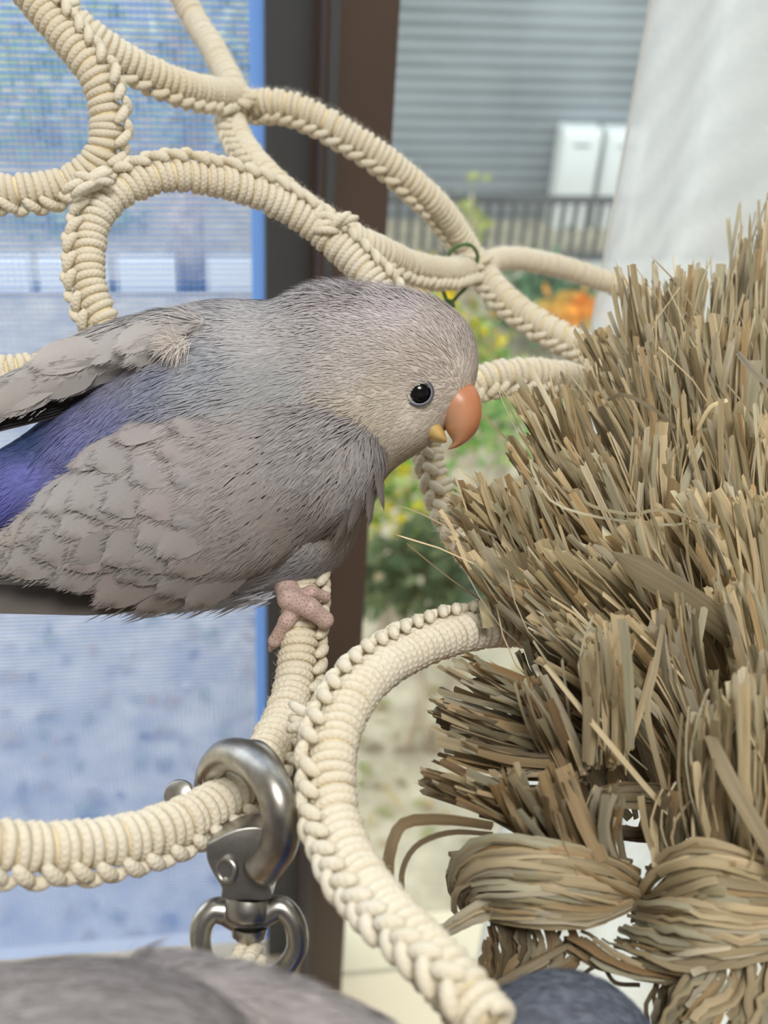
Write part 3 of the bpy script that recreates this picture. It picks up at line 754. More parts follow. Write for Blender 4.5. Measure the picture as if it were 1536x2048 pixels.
# ================================================================== seagrass mat with cut tufts
M_straw = attr_mat('seagrass', 0.62, trans=0.12, bump='fibre', spec=0.35, var=0.22)
BL = []                                        # blades: verts, faces, colours, uvs
SC = [lin(*c) for c in ((186, 168, 134), (172, 156, 122), (198, 180, 144), (158, 148, 118), (174, 168, 142), (168, 144, 106), (186, 176, 152), (148, 134, 106))]
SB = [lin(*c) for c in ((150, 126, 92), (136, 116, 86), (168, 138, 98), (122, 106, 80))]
sr = np.random.default_rng(42)
def ribbon(path, width, tint=1.0, fold=0.18, pal=SC, roll=None, cut=True, taper=0.75):
    p = np.asarray(path); n = len(p)
    T = tangents(p)
    V = norm(CAM - p); A = norm(np.cross(T, V)); B = np.cross(A, T)
    ro = sr.normal(0, 0.55) if roll is None else roll
    tw = ro + np.linspace(0, sr.normal(0, 0.25), n)
    X = np.cos(tw)[:, None] * A + np.sin(tw)[:, None] * B
    Nn = np.cross(X, T)
    w = width * 0.5 * np.interp(np.linspace(0, 1, n), [0, .25, .8, 1], [taper, 1, 1, 1.0])[:, None]
    L = p - X * w; R_ = p + X * w; C = p + Nn * width * fold * 0.5
    if cut:                                    # ragged cut end
        seg = np.linalg.norm(p[-1] - p[-2])
        z_ = .55 if sr.random() < .3 else .12
        L[-1] -= T[-1] * sr.uniform(0, z_) * seg; R_[-1] -= T[-1] * sr.uniform(0, z_) * seg; C[-1] += T[-1] * sr.uniform(-z_, z_ * .4) * seg
    v = np.stack([L, C, R_], 1).reshape(-1, 3)
    f = [(i * 3 + k, i * 3 + k + 1, i * 3 + k + 4, i * 3 + k + 3) for i in range(n - 1) for k in (0, 1)]
    c = np.array(pal[sr.integers(len(pal))]) * tint * sr.uniform(0.8, 1.15)
    cc = 1.06 * c[None] * np.interp(np.linspace(0, 1, n), [0, .3, .85, 1], [0.9, 1, 1, 1.12])[:, None]
    cc = np.repeat(cc, 3, 0)
    off = sr.uniform(0, 50)
    s = np.r_[0, np.cumsum(np.linalg.norm(np.diff(p, axis=0), axis=1))] * 1000
    uv = np.stack([np.tile([0, .5, 1], n) * width * 300 / 1.0 * 0.15 + off, np.repeat(s, 3) * .15 + off], 1)
    BL.append((v, f, cc, uv))
def blade(x0, y0, d0, x1, y1, d1, width, bend=0.0, **kw):
    n = 6
    t = np.linspace(0, 1, n)
    dx, dy = x1 - x0, y1 - y0
    px = x0 + dx * t - dy * bend * np.sin(t * math.pi)
    py = y0 + dy * t + dx * bend * np.sin(t * math.pi)
    d = d0 + (d1 - d0) * t
    ribbon(np.array([P(*q) for q in zip(px, py, d)]), width, **kw)
def tuft(x0, y0, d0, x1, y1, d1, n, sr_px, st_px, wmm=(0.6, 1.7), **kw):
    """n blades from around the root to a cut row around the tip"""
    L = math.hypot(x1 - x0, y1 - y0); ux, uy = (x1 - x0) / L, (y1 - y0) / L
    tn = sr.uniform(.84, 1.14); kw['tint'] = kw.get('tint', 1.0) * tn; st_px *= .8; sg = sr.normal(0, .05)
    for i in range(int(n * 1.8)):
        a = sr.uniform(-1, 1); e = sr.normal(0, 0.04) + (sr.normal(0, .16) if sr.random() < .06 else 0)
        k = sr.normal(1.04, .06) if sr.random() < .62 else sr.uniform(.55, 1.0)
        k = min(k, 1.2)
        bx = x0 - uy * a * sr_px + sr.normal(0, sr_px * .2); by = y0 + ux * a * sr_px + sr.normal(0, sr_px * .2)
        tx = x0 + (x1 - x0) * k - uy * (a * st_px) + L * e * -uy; ty = y0 + (y1 - y0) * k + ux * (a * st_px) + L * e * ux
        q_ = sr.random(); w = sr.uniform(*wmm) * 1e-3 * (0.45 if q_ < .35 else 2.0 if q_ > .93 else 1)
        blade(bx, by, d0 + sr.normal(0, .004), tx, ty, d1 + sr.normal(0, .005), w, bend=sg + sr.normal(0, 0.03), **kw)
# the big fan, from the back row (top) to the front rows: root, tip, count, spread at root and tip
ROWS = [
 # far upper right, upright
 (1545, 900, .285, 1535, 445, .290, 34, 30, 35), (1500, 900, .282, 1495, 520, .288, 34, 30, 30), (1455, 900, .278, 1440, 575, .284, 32, 30, 30),
 (1420, 880, .275, 1385, 560, .280, 30, 24, 28), (1395, 900, .272, 1330, 580, .276, 30, 26, 28), (1350, 900, .270, 1265, 575, .272, 30, 26, 30),
 (1330, 930, .266, 1225, 690, .266, 26, 26, 30), (1300, 900, .268, 1180, 675, .268, 30, 24, 24), (1330, 960, .262, 1205, 740, .262, 30, 26, 40),
 # second row
 (1540, 1050, .262, 1525, 640, .262, 36, 30, 40), (1480, 1050, .258, 1455, 660, .258, 36, 30, 40), (1420, 1050, .255, 1380, 690, .254, 36, 30, 40),
 (1370, 1060, .252, 1300, 720, .250, 36, 30, 40), (1320, 1080, .250, 1215, 800, .247, 36, 30, 40), (1260, 1080, .250, 1120, 790, .246, 34, 28, 40),
 (1210, 1090, .250, 1050, 800, .246, 34, 24, 28), (1180, 1110, .250, 1035, 900, .246, 26, 24, 24),
 # third row
 (1540, 1200, .242, 1500, 850, .238, 36, 30, 45), (1480, 1210, .240, 1410, 830, .236, 38, 32, 45), (1420, 1230, .238, 1320, 900, .233, 38, 32, 45),
 (1340, 1240, .238, 1200, 930, .232, 38, 34, 45), (1280, 1250, .238, 1120, 940, .232, 38, 30, 45), (1210, 1250, .240, 1050, 990, .233, 34, 28, 36),
 (1180, 1240, .242, 980, 985, .235, 36, 26, 36), (1140, 1230, .242, 925, 1010, .235, 36, 22, 34), (1100, 1250, .242, 930, 1090, .236, 26, 18, 30),
 # front rows
 (1540, 1350, .224, 1500, 1010, .219, 34, 30, 45), (1490, 1370, .222, 1400, 1000, .217, 36, 30, 45), (1420, 1390, .222, 1290, 1060, .216, 38, 32, 45),
 (1350, 1400, .222, 1180, 1110, .216, 38, 32, 45), (1280, 1400, .224, 1090, 1130, .218, 38, 30, 45), (1220, 1390, .226, 1010, 1180, .220, 34, 22, 36),
 (1200, 1350, .230, 985, 1120, .224, 34, 24, 40),
 (1530, 1520, .208, 1470, 1180, .203, 34, 32, 45), (1460, 1530, .207, 1350, 1220, .202, 36, 32, 45), (1390, 1530, .208, 1240, 1270, .203, 36, 30, 40),
 (1330, 1500, .211, 1150, 1250, .206, 32, 26, 40), (1250, 1440, .216, 1090, 1240, .211, 28, 20, 30),
 # upright stubs in front
 (1205, 1530, .196, 1195, 1290, .193, 24, 36, 38), (1240, 1500, .195, 1225, 1260, .191, 14, 22, 26),
 (1440, 1730, .185, 1425, 1430, .181, 36, 42, 46), (1500, 1740, .183, 1500, 1380, .179, 36, 40, 46), (1545, 1720, .184, 1560, 1330, .180, 24, 30, 36),
 (1340, 1740, .190, 1340, 1590, .187, 14, 24, 34),
]
for k_, rw in enumerate(ROWS): tuft(*rw)
# darker lower tufts on the left
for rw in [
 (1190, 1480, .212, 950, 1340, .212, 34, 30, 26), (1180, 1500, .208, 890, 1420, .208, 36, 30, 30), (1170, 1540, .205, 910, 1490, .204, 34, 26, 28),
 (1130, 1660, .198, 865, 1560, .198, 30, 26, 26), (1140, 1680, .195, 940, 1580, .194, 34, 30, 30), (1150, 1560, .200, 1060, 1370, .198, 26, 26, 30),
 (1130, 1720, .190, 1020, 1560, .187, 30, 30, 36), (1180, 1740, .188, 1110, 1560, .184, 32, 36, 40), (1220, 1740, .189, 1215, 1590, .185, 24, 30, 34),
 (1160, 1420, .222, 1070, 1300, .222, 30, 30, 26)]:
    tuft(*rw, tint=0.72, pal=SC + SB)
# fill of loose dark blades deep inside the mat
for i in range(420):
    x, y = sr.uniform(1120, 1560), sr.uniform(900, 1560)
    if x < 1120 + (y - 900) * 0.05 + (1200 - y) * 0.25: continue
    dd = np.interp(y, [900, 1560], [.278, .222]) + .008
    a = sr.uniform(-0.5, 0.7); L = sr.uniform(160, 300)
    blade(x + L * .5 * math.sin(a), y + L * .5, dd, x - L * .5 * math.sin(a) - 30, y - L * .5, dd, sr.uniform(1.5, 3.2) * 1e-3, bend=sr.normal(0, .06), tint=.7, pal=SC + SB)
for i in range(160):
    rw = ROWS[sr.integers(len(ROWS))]; k = sr.uniform(.95, 1.12)
    jx, jy = sr.normal(0, 28, 2)
    blade(rw[0] + jx, rw[1] + jy, rw[2] - .004, rw[0] + (rw[3] - rw[0]) * k + 2.2 * jx, rw[1] + (rw[4] - rw[1]) * k + jy, rw[5] - .006, sr.uniform(.2, .5) * 1e-3, bend=sr.normal(0, .12), tint=1.1)
# woven base: bundles that follow curves
def bundle(pts, n, spread, wmm=(0.5, 1.5), twist=0.0, pinch=0.0, tint=0.9, pal=SC, dj=.003, bulge=0.0):
    path = catmull(pts, 14)
    for i in range(n):
        a = sr.uniform(-1, 1); b = sr.uniform(-1, 1)
        t = np.linspace(0, 1, 14)
        dx = np.gradient(path[:, 0]); dy = np.gradient(path[:, 1]); l = np.hypot(dx, dy) + 1e-6
        ph = a * 1.4 + twist * t
        off = spread * (np.sin(ph) * 0.9) * (1 + bulge * np.sin(t * math.pi)) + sr.normal(0, spread * .05, 14) + sr.normal(0, .34) * spread * np.sin(t * math.pi + sr.uniform(0, 3))
        off = off * (1 - pinch * (1 - np.sin(np.clip(t, .02, .98) * math.pi) ** .7))
        dd = path[:, 2] - np.cos(ph) * spread * 0.00006 + b * dj * 0.4
        sh = sr.normal(0, 14)
        x = path[:, 0] - dy / l * off + dx / l * sh; y = path[:, 1] + dx / l * off + dy / l * sh
        s0, s1 = (0, 14) if sr.random() < .4 else (sr.integers(0, 5), 14 - sr.integers(0, 5))
        ribbon(np.array([P(*q) for q in zip(x, y, dd)])[s0:s1], sr.uniform(*wmm) * 1e-3, tint=tint, pal=pal, roll=sr.normal(0, .3))
# knot on the left
bundle([(925, 1790, .204), (935, 1765, .196), (975, 1745, .188), (1060, 1745, .181), (1160, 1755, .181), (1240, 1775, .186), (1275, 1790, .195)], 64, 46, bulge=.4, pinch=.85)
bundle([(940, 1815, .203), (945, 1800, .196), (985, 1790, .188), (1080, 1800, .180), (1180, 1815, .182), (1260, 1800, .190)], 54, 36, bulge=.5, pinch=.85)
bundle([(935, 1720, .196), (1010, 1715, .187), (1110, 1720, .182), (1200, 1730, .184), (1260, 1750, .192)], 30, 20, pal=SC + SB, tint=.75)
bundle([(880, 1870, .190), (950, 1830, .187), (1010, 1810, .186)], 16, 16, tint=.8)
# knot on the right
bundle([(1290, 1800, .192), (1340, 1765, .183), (1440, 1745, .176), (1620, 1790, .180)], 60, 44, bulge=.4, pinch=.85)
bundle([(1285, 1830, .192), (1360, 1835, .181), (1460, 1850, .176), (1640, 1850, .180)], 60, 50, bulge=.3, pinch=.5)
bundle([(1235, 1880, .190), (1290, 1900, .184), (1380, 1910, .179), (1480, 1880, .177), (1560, 1860, .178)], 34, 40, tint=.72)
bundle([(1330, 1720, .188), (1400, 1722, .182), (1500, 1725, .180), (1560, 1722, .181)], 24, 18, tint=.8)
# twisted cords and hanging strands below
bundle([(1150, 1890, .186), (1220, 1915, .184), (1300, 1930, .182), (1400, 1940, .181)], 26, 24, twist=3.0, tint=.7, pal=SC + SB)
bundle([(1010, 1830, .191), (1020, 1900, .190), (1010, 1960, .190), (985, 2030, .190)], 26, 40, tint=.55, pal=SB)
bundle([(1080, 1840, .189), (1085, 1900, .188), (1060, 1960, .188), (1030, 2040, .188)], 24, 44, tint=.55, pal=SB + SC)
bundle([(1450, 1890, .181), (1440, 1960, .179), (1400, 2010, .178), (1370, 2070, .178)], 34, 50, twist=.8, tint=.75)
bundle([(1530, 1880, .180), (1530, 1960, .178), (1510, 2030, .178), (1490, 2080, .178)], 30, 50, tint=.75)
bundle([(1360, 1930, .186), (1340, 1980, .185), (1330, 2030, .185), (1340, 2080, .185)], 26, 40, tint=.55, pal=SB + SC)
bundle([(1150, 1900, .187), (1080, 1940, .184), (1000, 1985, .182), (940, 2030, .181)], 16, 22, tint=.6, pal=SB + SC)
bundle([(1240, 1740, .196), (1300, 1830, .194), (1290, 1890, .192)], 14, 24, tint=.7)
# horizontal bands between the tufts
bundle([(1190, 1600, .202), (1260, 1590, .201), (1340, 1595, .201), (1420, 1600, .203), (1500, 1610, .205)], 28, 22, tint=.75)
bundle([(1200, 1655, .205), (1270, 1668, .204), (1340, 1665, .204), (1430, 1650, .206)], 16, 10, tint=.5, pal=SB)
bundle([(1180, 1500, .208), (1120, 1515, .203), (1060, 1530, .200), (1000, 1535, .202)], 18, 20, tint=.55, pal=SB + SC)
# single stray blades
def stray(pts, wmm, **kw): ribbon(np.array([P(*q) for q in catmull(pts, 16)]), wmm * 1e-3, cut=False, **kw)
stray([(985, 1652, .190), (900, 1640, .184), (820, 1642, .180), (790, 1670, .178), (775, 1740, .177), (785, 1800, .178), (760, 1830, .178), (715, 1860, .178)], 1.9, roll=.2, tint=.7, pal=SB)
stray([(985, 1668, .191), (900, 1665, .186), (835, 1690, .183), (805, 1740, .182), (805, 1800, .182)], 1.0, roll=.4, tint=.7, pal=SB)
stray([(1110, 975, .226), (1060, 920, .222), (1100, 1000, .220), (1200, 1035, .216), (1350, 1050, .214), (1400, 1030, .214)], 0.5, roll=0)
stray([(1160, 980, .217), (1180, 1010, .215), (1260, 1028, .212), (1330, 1020, .210), (1440, 1055, .210)], 0.6, roll=0)
stray([(1215, 800, .236), (1250, 790, .234), (1310, 820, .232), (1350, 855, .234)], 0.9, roll=.3, tint=.7)
stray([(1395, 860, .230), (1420, 815, .228), (1455, 800, .228)], 0.8, roll=.2, tint=1.2)
stray([(1475, 705, .243), (1505, 740, .241), (1560, 790, .240)], 1.4, roll=.1, tint=.6)
stray([(1090, 1330, .196), (1180, 1440, .188), (1280, 1560, .184), (1350, 1640, .183)], 1.0, roll=.3, tint=.85)
stray([(1325, 1250, .194), (1310, 1340, .188), (1295, 1430, .186), (1330, 1580, .186)], 1.0, roll=.3)
stray([(980, 1190, .228), (1010, 1230, .226), (1100, 1270, .224)], 1.1, roll=.1, tint=1.05)
stray([(985, 1195, .227), (940, 1140, .229), (905, 1060, .231), (880, 1020, .233)], 0.8, roll=.1, tint=1.1)
stray([(965, 1200, .224), (972, 1225, .222), (977, 1255, .222)], 2.2, roll=.1, tint=1.1)
stray([(1225, 1105, .206), (1300, 1150, .203), (1400, 1215, .2025), (1490, 1290, .204)], 5.0, roll=.05, tint=.85, taper=.1)
stray([(1420, 1470, .176), (1460, 1560, .172), (1530, 1680, .170), (1570, 1740, .17)], 2.4, roll=.1, tint=.8)
stray([(1000, 1080, .226), (1008, 1030, .226), (1035, 1005, .226)], 0.7, roll=0, tint=.8)
stray([(1150, 1960, .184), (1200, 1930, .183), (1230, 1965, .184), (1280, 1970, .186)], 0.7, roll=0, tint=.35, pal=SB)
stray([(1290, 700, .275), (1235, 690, .280), (1190, 680, .284), (1150, 690, .286)], 1.6, roll=0)

# which blades show most from here: those become parts of their own
allv = np.vstack([b[0] for b in BL]); offs = np.cumsum([0] + [len(b[0]) for b in BL])
allf = []; own = []
for i, b in enumerate(BL):
    for f in b[1]:
        allf.append(tuple(int(offs[i] + k) for k in f)); own.append(i)
bvh = BVHTree.FromPolygons([tuple(v) for v in allv], allf)
hits = np.zeros(len(BL))
for px in range(760, 1536, 5):
    for py in range(450, 2048, 5):
        h_ = bvh.ray_cast(Vector(CAM), Vector(ray(px, py)))
        if h_[2] is not None: hits[own[h_[2]]] += 1
order = np.argsort(-hits)
own_parts = set(order[:300].tolist())
mat_t = thing('straw_mat', 'shaggy woven seagrass mat with thick tufts of cut tan blades', 'straw mat')
rest = MB()
for i, (v, f, c, uv) in enumerate(BL):
    if i in own_parts: mesh_obj('blade', v, f, M_straw, mat_t, cols=c, uvs=uv)
    else: rest.add(list(v), f, c, list(uv))
o = rest.build('blade_mass', M_straw, mat_t); o['kind'] = 'stuff'
# ================================================================== lovebirds
def idw(ctrl):
    k = np.array([c[0] for c in ctrl], float); v = np.array([c[1] for c in ctrl], float)
    def f(x, y):
        x = np.atleast_1d(x); y = np.atleast_1d(y)
        d = (x[:, None] - k[None, :, 0]) ** 2 + (y[:, None] - k[None, :, 1]) ** 2
        w = 1 / (d + 400) ** 1.6
        return (w @ v) / w.sum(1, keepdims=True)
    return f
flow = idw([((950, 770), (-.25, -1)), ((930, 690), (-.5, -.85)), ((880, 630), (-.8, -.55)), ((800, 590), (-1, -.25)), ((700, 590), (-1, 0)), ((870, 720), (-.8, -.4)),
            ((900, 800), (-1, .0)), ((860, 850), (-.9, .45)), ((780, 780), (-1, .1)), ((820, 900), (-.85, .6)), ((760, 940), (-.6, .8)), ((700, 760), (-1, .2)),
            ((600, 680), (-1, .15)), ((500, 640), (-1, .05)), ((400, 620), (-1, .15)), ((300, 650), (-1, .35)), ((100, 750), (-1, .45)), ((550, 800), (-.95, .4)),
            ((420, 760), (-.9, .45)), ((300, 800), (-.85, .5)), ((150, 900), (-.85, .55)), ((0, 980), (-.85, .55)), ((650, 850), (-.75, .65)), ((720, 900), (-.5, .85)),
            ((690, 1000), (-.55, .85)), ((600, 950), (-.7, .7)), ((480, 950), (-.85, .55)), ((300, 950), (-.9, .45)), ((100, 1050), (-.95, .35)), ((560, 1100), (-.8, .6)),
            ((400, 1120), (-.92, .4)), ((200, 1140), (-1, .2)), ((560, 1190), (-.9, .4)), ((350, 1220), (-1, .15))])
def colour_field(kind):
    if kind == 'grey':
        L = [((900, 640), (200, 190, 186)), ((800, 600), (206, 198, 200)), ((680, 590), (190, 183, 184)), ((860, 720), (200, 190, 182)), ((920, 780), (224, 214, 204)),
             ((850, 850), (226, 217, 206)), ((800, 930), (220, 210, 198)), ((760, 800), (204, 195, 182)), ((720, 860), (196, 185, 166)), ((700, 720), (196, 190, 188)),
             ((600, 680), (184, 180, 180)), ((500, 650), (188, 185, 186)), ((400, 620), (188, 185, 188)), ((560, 780), (168, 170, 172)), ((420, 740), (164, 168, 176)),
             ((300, 660), (192, 188, 188)), ((330, 770), (140, 146, 166)), ((250, 850), (132, 136, 176)), ((150, 900), (128, 132, 186)), ((60, 960), (116, 120, 190)), ((0, 1010), (108, 112, 190)), ((-200, 1080), (100, 106, 184)),
             ((60, 860), (62, 84, 130)), ((600, 950), (170, 164, 160)), ((450, 950), (172, 165, 162)), ((300, 950), (172, 166, 164)), ((150, 1060), (176, 170, 166)),
             ((700, 1000), (182, 174, 166)), ((500, 1120), (160, 156, 154)), ((560, 1190), (198, 204, 216)), ((400, 1220), (200, 204, 212))]
    elif kind == 'fore':
        L = [((900, 640), (168, 160, 158)), ((600, 680), (170, 162, 160)), ((300, 700), (162, 155, 154)), ((300, 950), (164, 156, 154)), ((0, 1000), (158, 152, 150)), ((600, 1000), (172, 164, 162))]
    else:
        L = [((900, 640), (104, 108, 118)), ((800, 600), (112, 116, 124)), ((720, 620), (84, 108, 150)), ((600, 680), (66, 100, 165)), ((300, 700), (70, 96, 150)), ((300, 950), (78, 84, 96)), ((0, 1000), (62, 92, 160)), ((600, 1000), (84, 88, 98)), ((800, 880), (92, 98, 110))]
    return idw([(k, lin(*v)) for k, v in L])
HEADP = [(792, 742, .2400, 144, 154, .0145, 0), (848, 728, .2390, 94, 108, .0115, -30), (784, 836, .2390, 62, 70, .0105, 40)]
BODYP = [(668, 738, .2410, 165, 160, .0170, 10), (650, 870, .2410, 145, 170, .0185, -25), (465, 850, .2440, 285, 226, .0220, 24),
         (560, 1000, .2430, 150, 175, .0190, 35), (420, 1090, .2450, 200, 108, .0170, 4), (130, 935, .2500, 250, 92, .0140, 30), (250, 868, .2470, 170, 105, .0165, 28), (440, 700, .2490, 170, 88, .0180, 0)]
def ell(X, q):
    px, py, d, rx, ry, rz, an = q
    c = cs(px, py, d); a = math.radians(an)
    # axes: along the pixel ray for depth, so the outline keeps its pixel size
    e = norm(c); x = np.array([math.cos(a), math.sin(a), 0]); y = np.array([-math.sin(a), math.cos(a), 0])
    D = X - c; z = D @ e
    D2 = D - (z[..., None] * e)
    u = D2 @ x; v = D2 @ y
    r = np.array([rx * d / FPX, ry * d / FPX, rz])
    p = np.stack([u, v, z], -1)
    k0 = np.linalg.norm(p / r, axis=-1); k1 = np.linalg.norm(p / r ** 2, axis=-1)
    return k0 * (k0 - 1) / np.maximum(k1, 1e-9)
def sdf_mesh(prims, h, ks, extra=None, pad=0.004):
    lo = np.min([cs(q[0], q[1], q[2]) - max(q[3] * q[2] / FPX, q[4] * q[2] / FPX, q[5]) - pad for q in prims], 0)
    hi = np.max([cs(q[0], q[1], q[2]) + max(q[3] * q[2] / FPX, q[4] * q[2] / FPX, q[5]) + pad for q in prims], 0)
    n = np.ceil((hi - lo) / h).astype(int) + 1
    g = np.stack(np.meshgrid(*[lo[i] + np.arange(n[i]) * h for i in range(3)], indexing='ij'), -1)
    f = None
    for q in prims:
        e = ell(g, q); f = e if f is None else smin(f, e, ks)
    if extra is not None: f = extra(g, f)
    V, F = surface_net(f, lo, h)
    return c2w(V), F
M_skin = attr_mat('plumage_base', 0.85, spec=0.1)
M_feath = attr_mat('feather', 0.7, trans=0.12, bump='barb', spec=0.2, var=0.10)
M_sliv = attr_mat('plumage_barbs', 0.8, trans=0.18, spec=0.12)
M_eye = mat('eye_black', (0.003, 0.003, 0.004), 0.08, spec=0.35)
M_ering = mat('eye_ring', lin(126, 130, 142), 0.6)
M_lid = mat('eye_lid', lin(90, 88, 96), 0.6)
def beak_mat(name, c1, c2, p0, p1):
    m, nt, b, out = new_mat(name)
    tc = N_(nt, 'ShaderNodeTexCoord')
    at = N_(nt, 'ShaderNodeAttribute', attribute_name='Col'); nt.links.new(at.outputs['Color'], b.inputs['Base Color'])
    b.inputs['Roughness'].default_value = 0.38
    b.inputs['Subsurface Weight'].default_value = 0.08; b.inputs['Subsurface Radius'].default_value = (0.004, 0.0015, 0.0006); b.inputs['Subsurface Scale'].default_value = 0.6
    nz = N_(nt, 'ShaderNodeTexNoise'); nz.inputs['Scale'].default_value = 700; nt.links.new(tc.outputs['Object'], nz.inputs['Vector'])
    bp = N_(nt, 'ShaderNodeBump'); bp.inputs['Strength'].default_value = 0.12; bp.inputs['Distance'].default_value = 0.0003
    nt.links.new(nz.outputs['Fac'], bp.inputs['Height']); nt.links.new(bp.outputs['Normal'], b.inputs['Normal'])
    return m
M_beak = beak_mat('beak_horn', 0, 0, 0, 0)
def foot_mat():
    m, nt, b, out = new_mat('scaly_pink_skin')
    tc = N_(nt, 'ShaderNodeTexCoord')
    vo = N_(nt, 'ShaderNodeTexVoronoi', feature='DISTANCE_TO_EDGE'); vo.inputs['Scale'].default_value = 1500
    nt.links.new(tc.outputs['Object'], vo.inputs['Vector'])
    cr = N_(nt, 'ShaderNodeValToRGB'); cr.color_ramp.elements[0].position = 0.0; cr.color_ramp.elements[1].position = 0.18
    cr.color_ramp.elements[0].color = (*lin(206, 184, 176), 1); cr.color_ramp.elements[1].color = (*lin(182, 152, 142), 1)
    nt.links.new(vo.outputs['Distance'], cr.inputs[0]); nt.links.new(cr.outputs[0], b.inputs['Base Color'])
    bp = N_(nt, 'ShaderNodeBump'); bp.inputs['Strength'].default_value = 0.7; bp.inputs['Distance'].default_value = 0.0003
    nt.links.new(vo.outputs['Distance'], bp.inputs['Height']); nt.links.new(bp.outputs['Normal'], b.inputs['Normal'])
    b.inputs['Roughness'].default_value = 0.6
    b.inputs['Subsurface Weight'].default_value = 0.2; b.inputs['Subsurface Radius'].default_value = (0.003, 0.001, 0.0006)
    return m
M_foot = foot_mat()

def feather_geo(base, d, nrm, L, Wd, bend=0.1, lift=0.0, tipf=0.5, rag=0.0, r=None, nv=8, nu=5, tip_r=1.0):
    """blade-shaped vane with a raised shaft line; returns verts, faces, uvs"""
    d = norm(d - nrm * np.dot(d, nrm)); s = np.cross(nrm, d)
    V, UV, F = [], [], []
    for i in range(nv):
        t = i / (nv - 1)
        w = Wd * 0.5 * (min(1, (t / 0.28)) ** 0.6) * math.sqrt(max(0.03, 1 - max(0, (t - tipf) / (1 - tipf)) ** (2.4 * tip_r)))
        c = base + d * L * t + nrm * (lift * t - bend * L * t * t)
        for j in range(nu):
            u = j / (nu - 1) * 2 - 1
            e = (r.normal(0, rag) * L if (rag and (i == nv - 1 or abs(u) == 1)) else 0)
            V.append(c + s * u * w - nrm * (abs(u) ** 2) * Wd * 0.05 + nrm * (0.00012 if j == nu // 2 else 0) - d * abs(u) ** 2 * L * 0.05 * t + d * e)
            UV.append((u * w * 1000, t * L * 1000))
    for i in range(nv - 1):
        for j in range(nu - 1):
            F.append((i * nu + j, i * nu + j + 1, (i + 1) * nu + j + 1, (i + 1) * nu + j))
    return V, F, UV

def tangent_dir(pos, nrm, fx, fy):
    d = RT * fx - UP * fy
    return norm(d - nrm * np.dot(d, nrm))

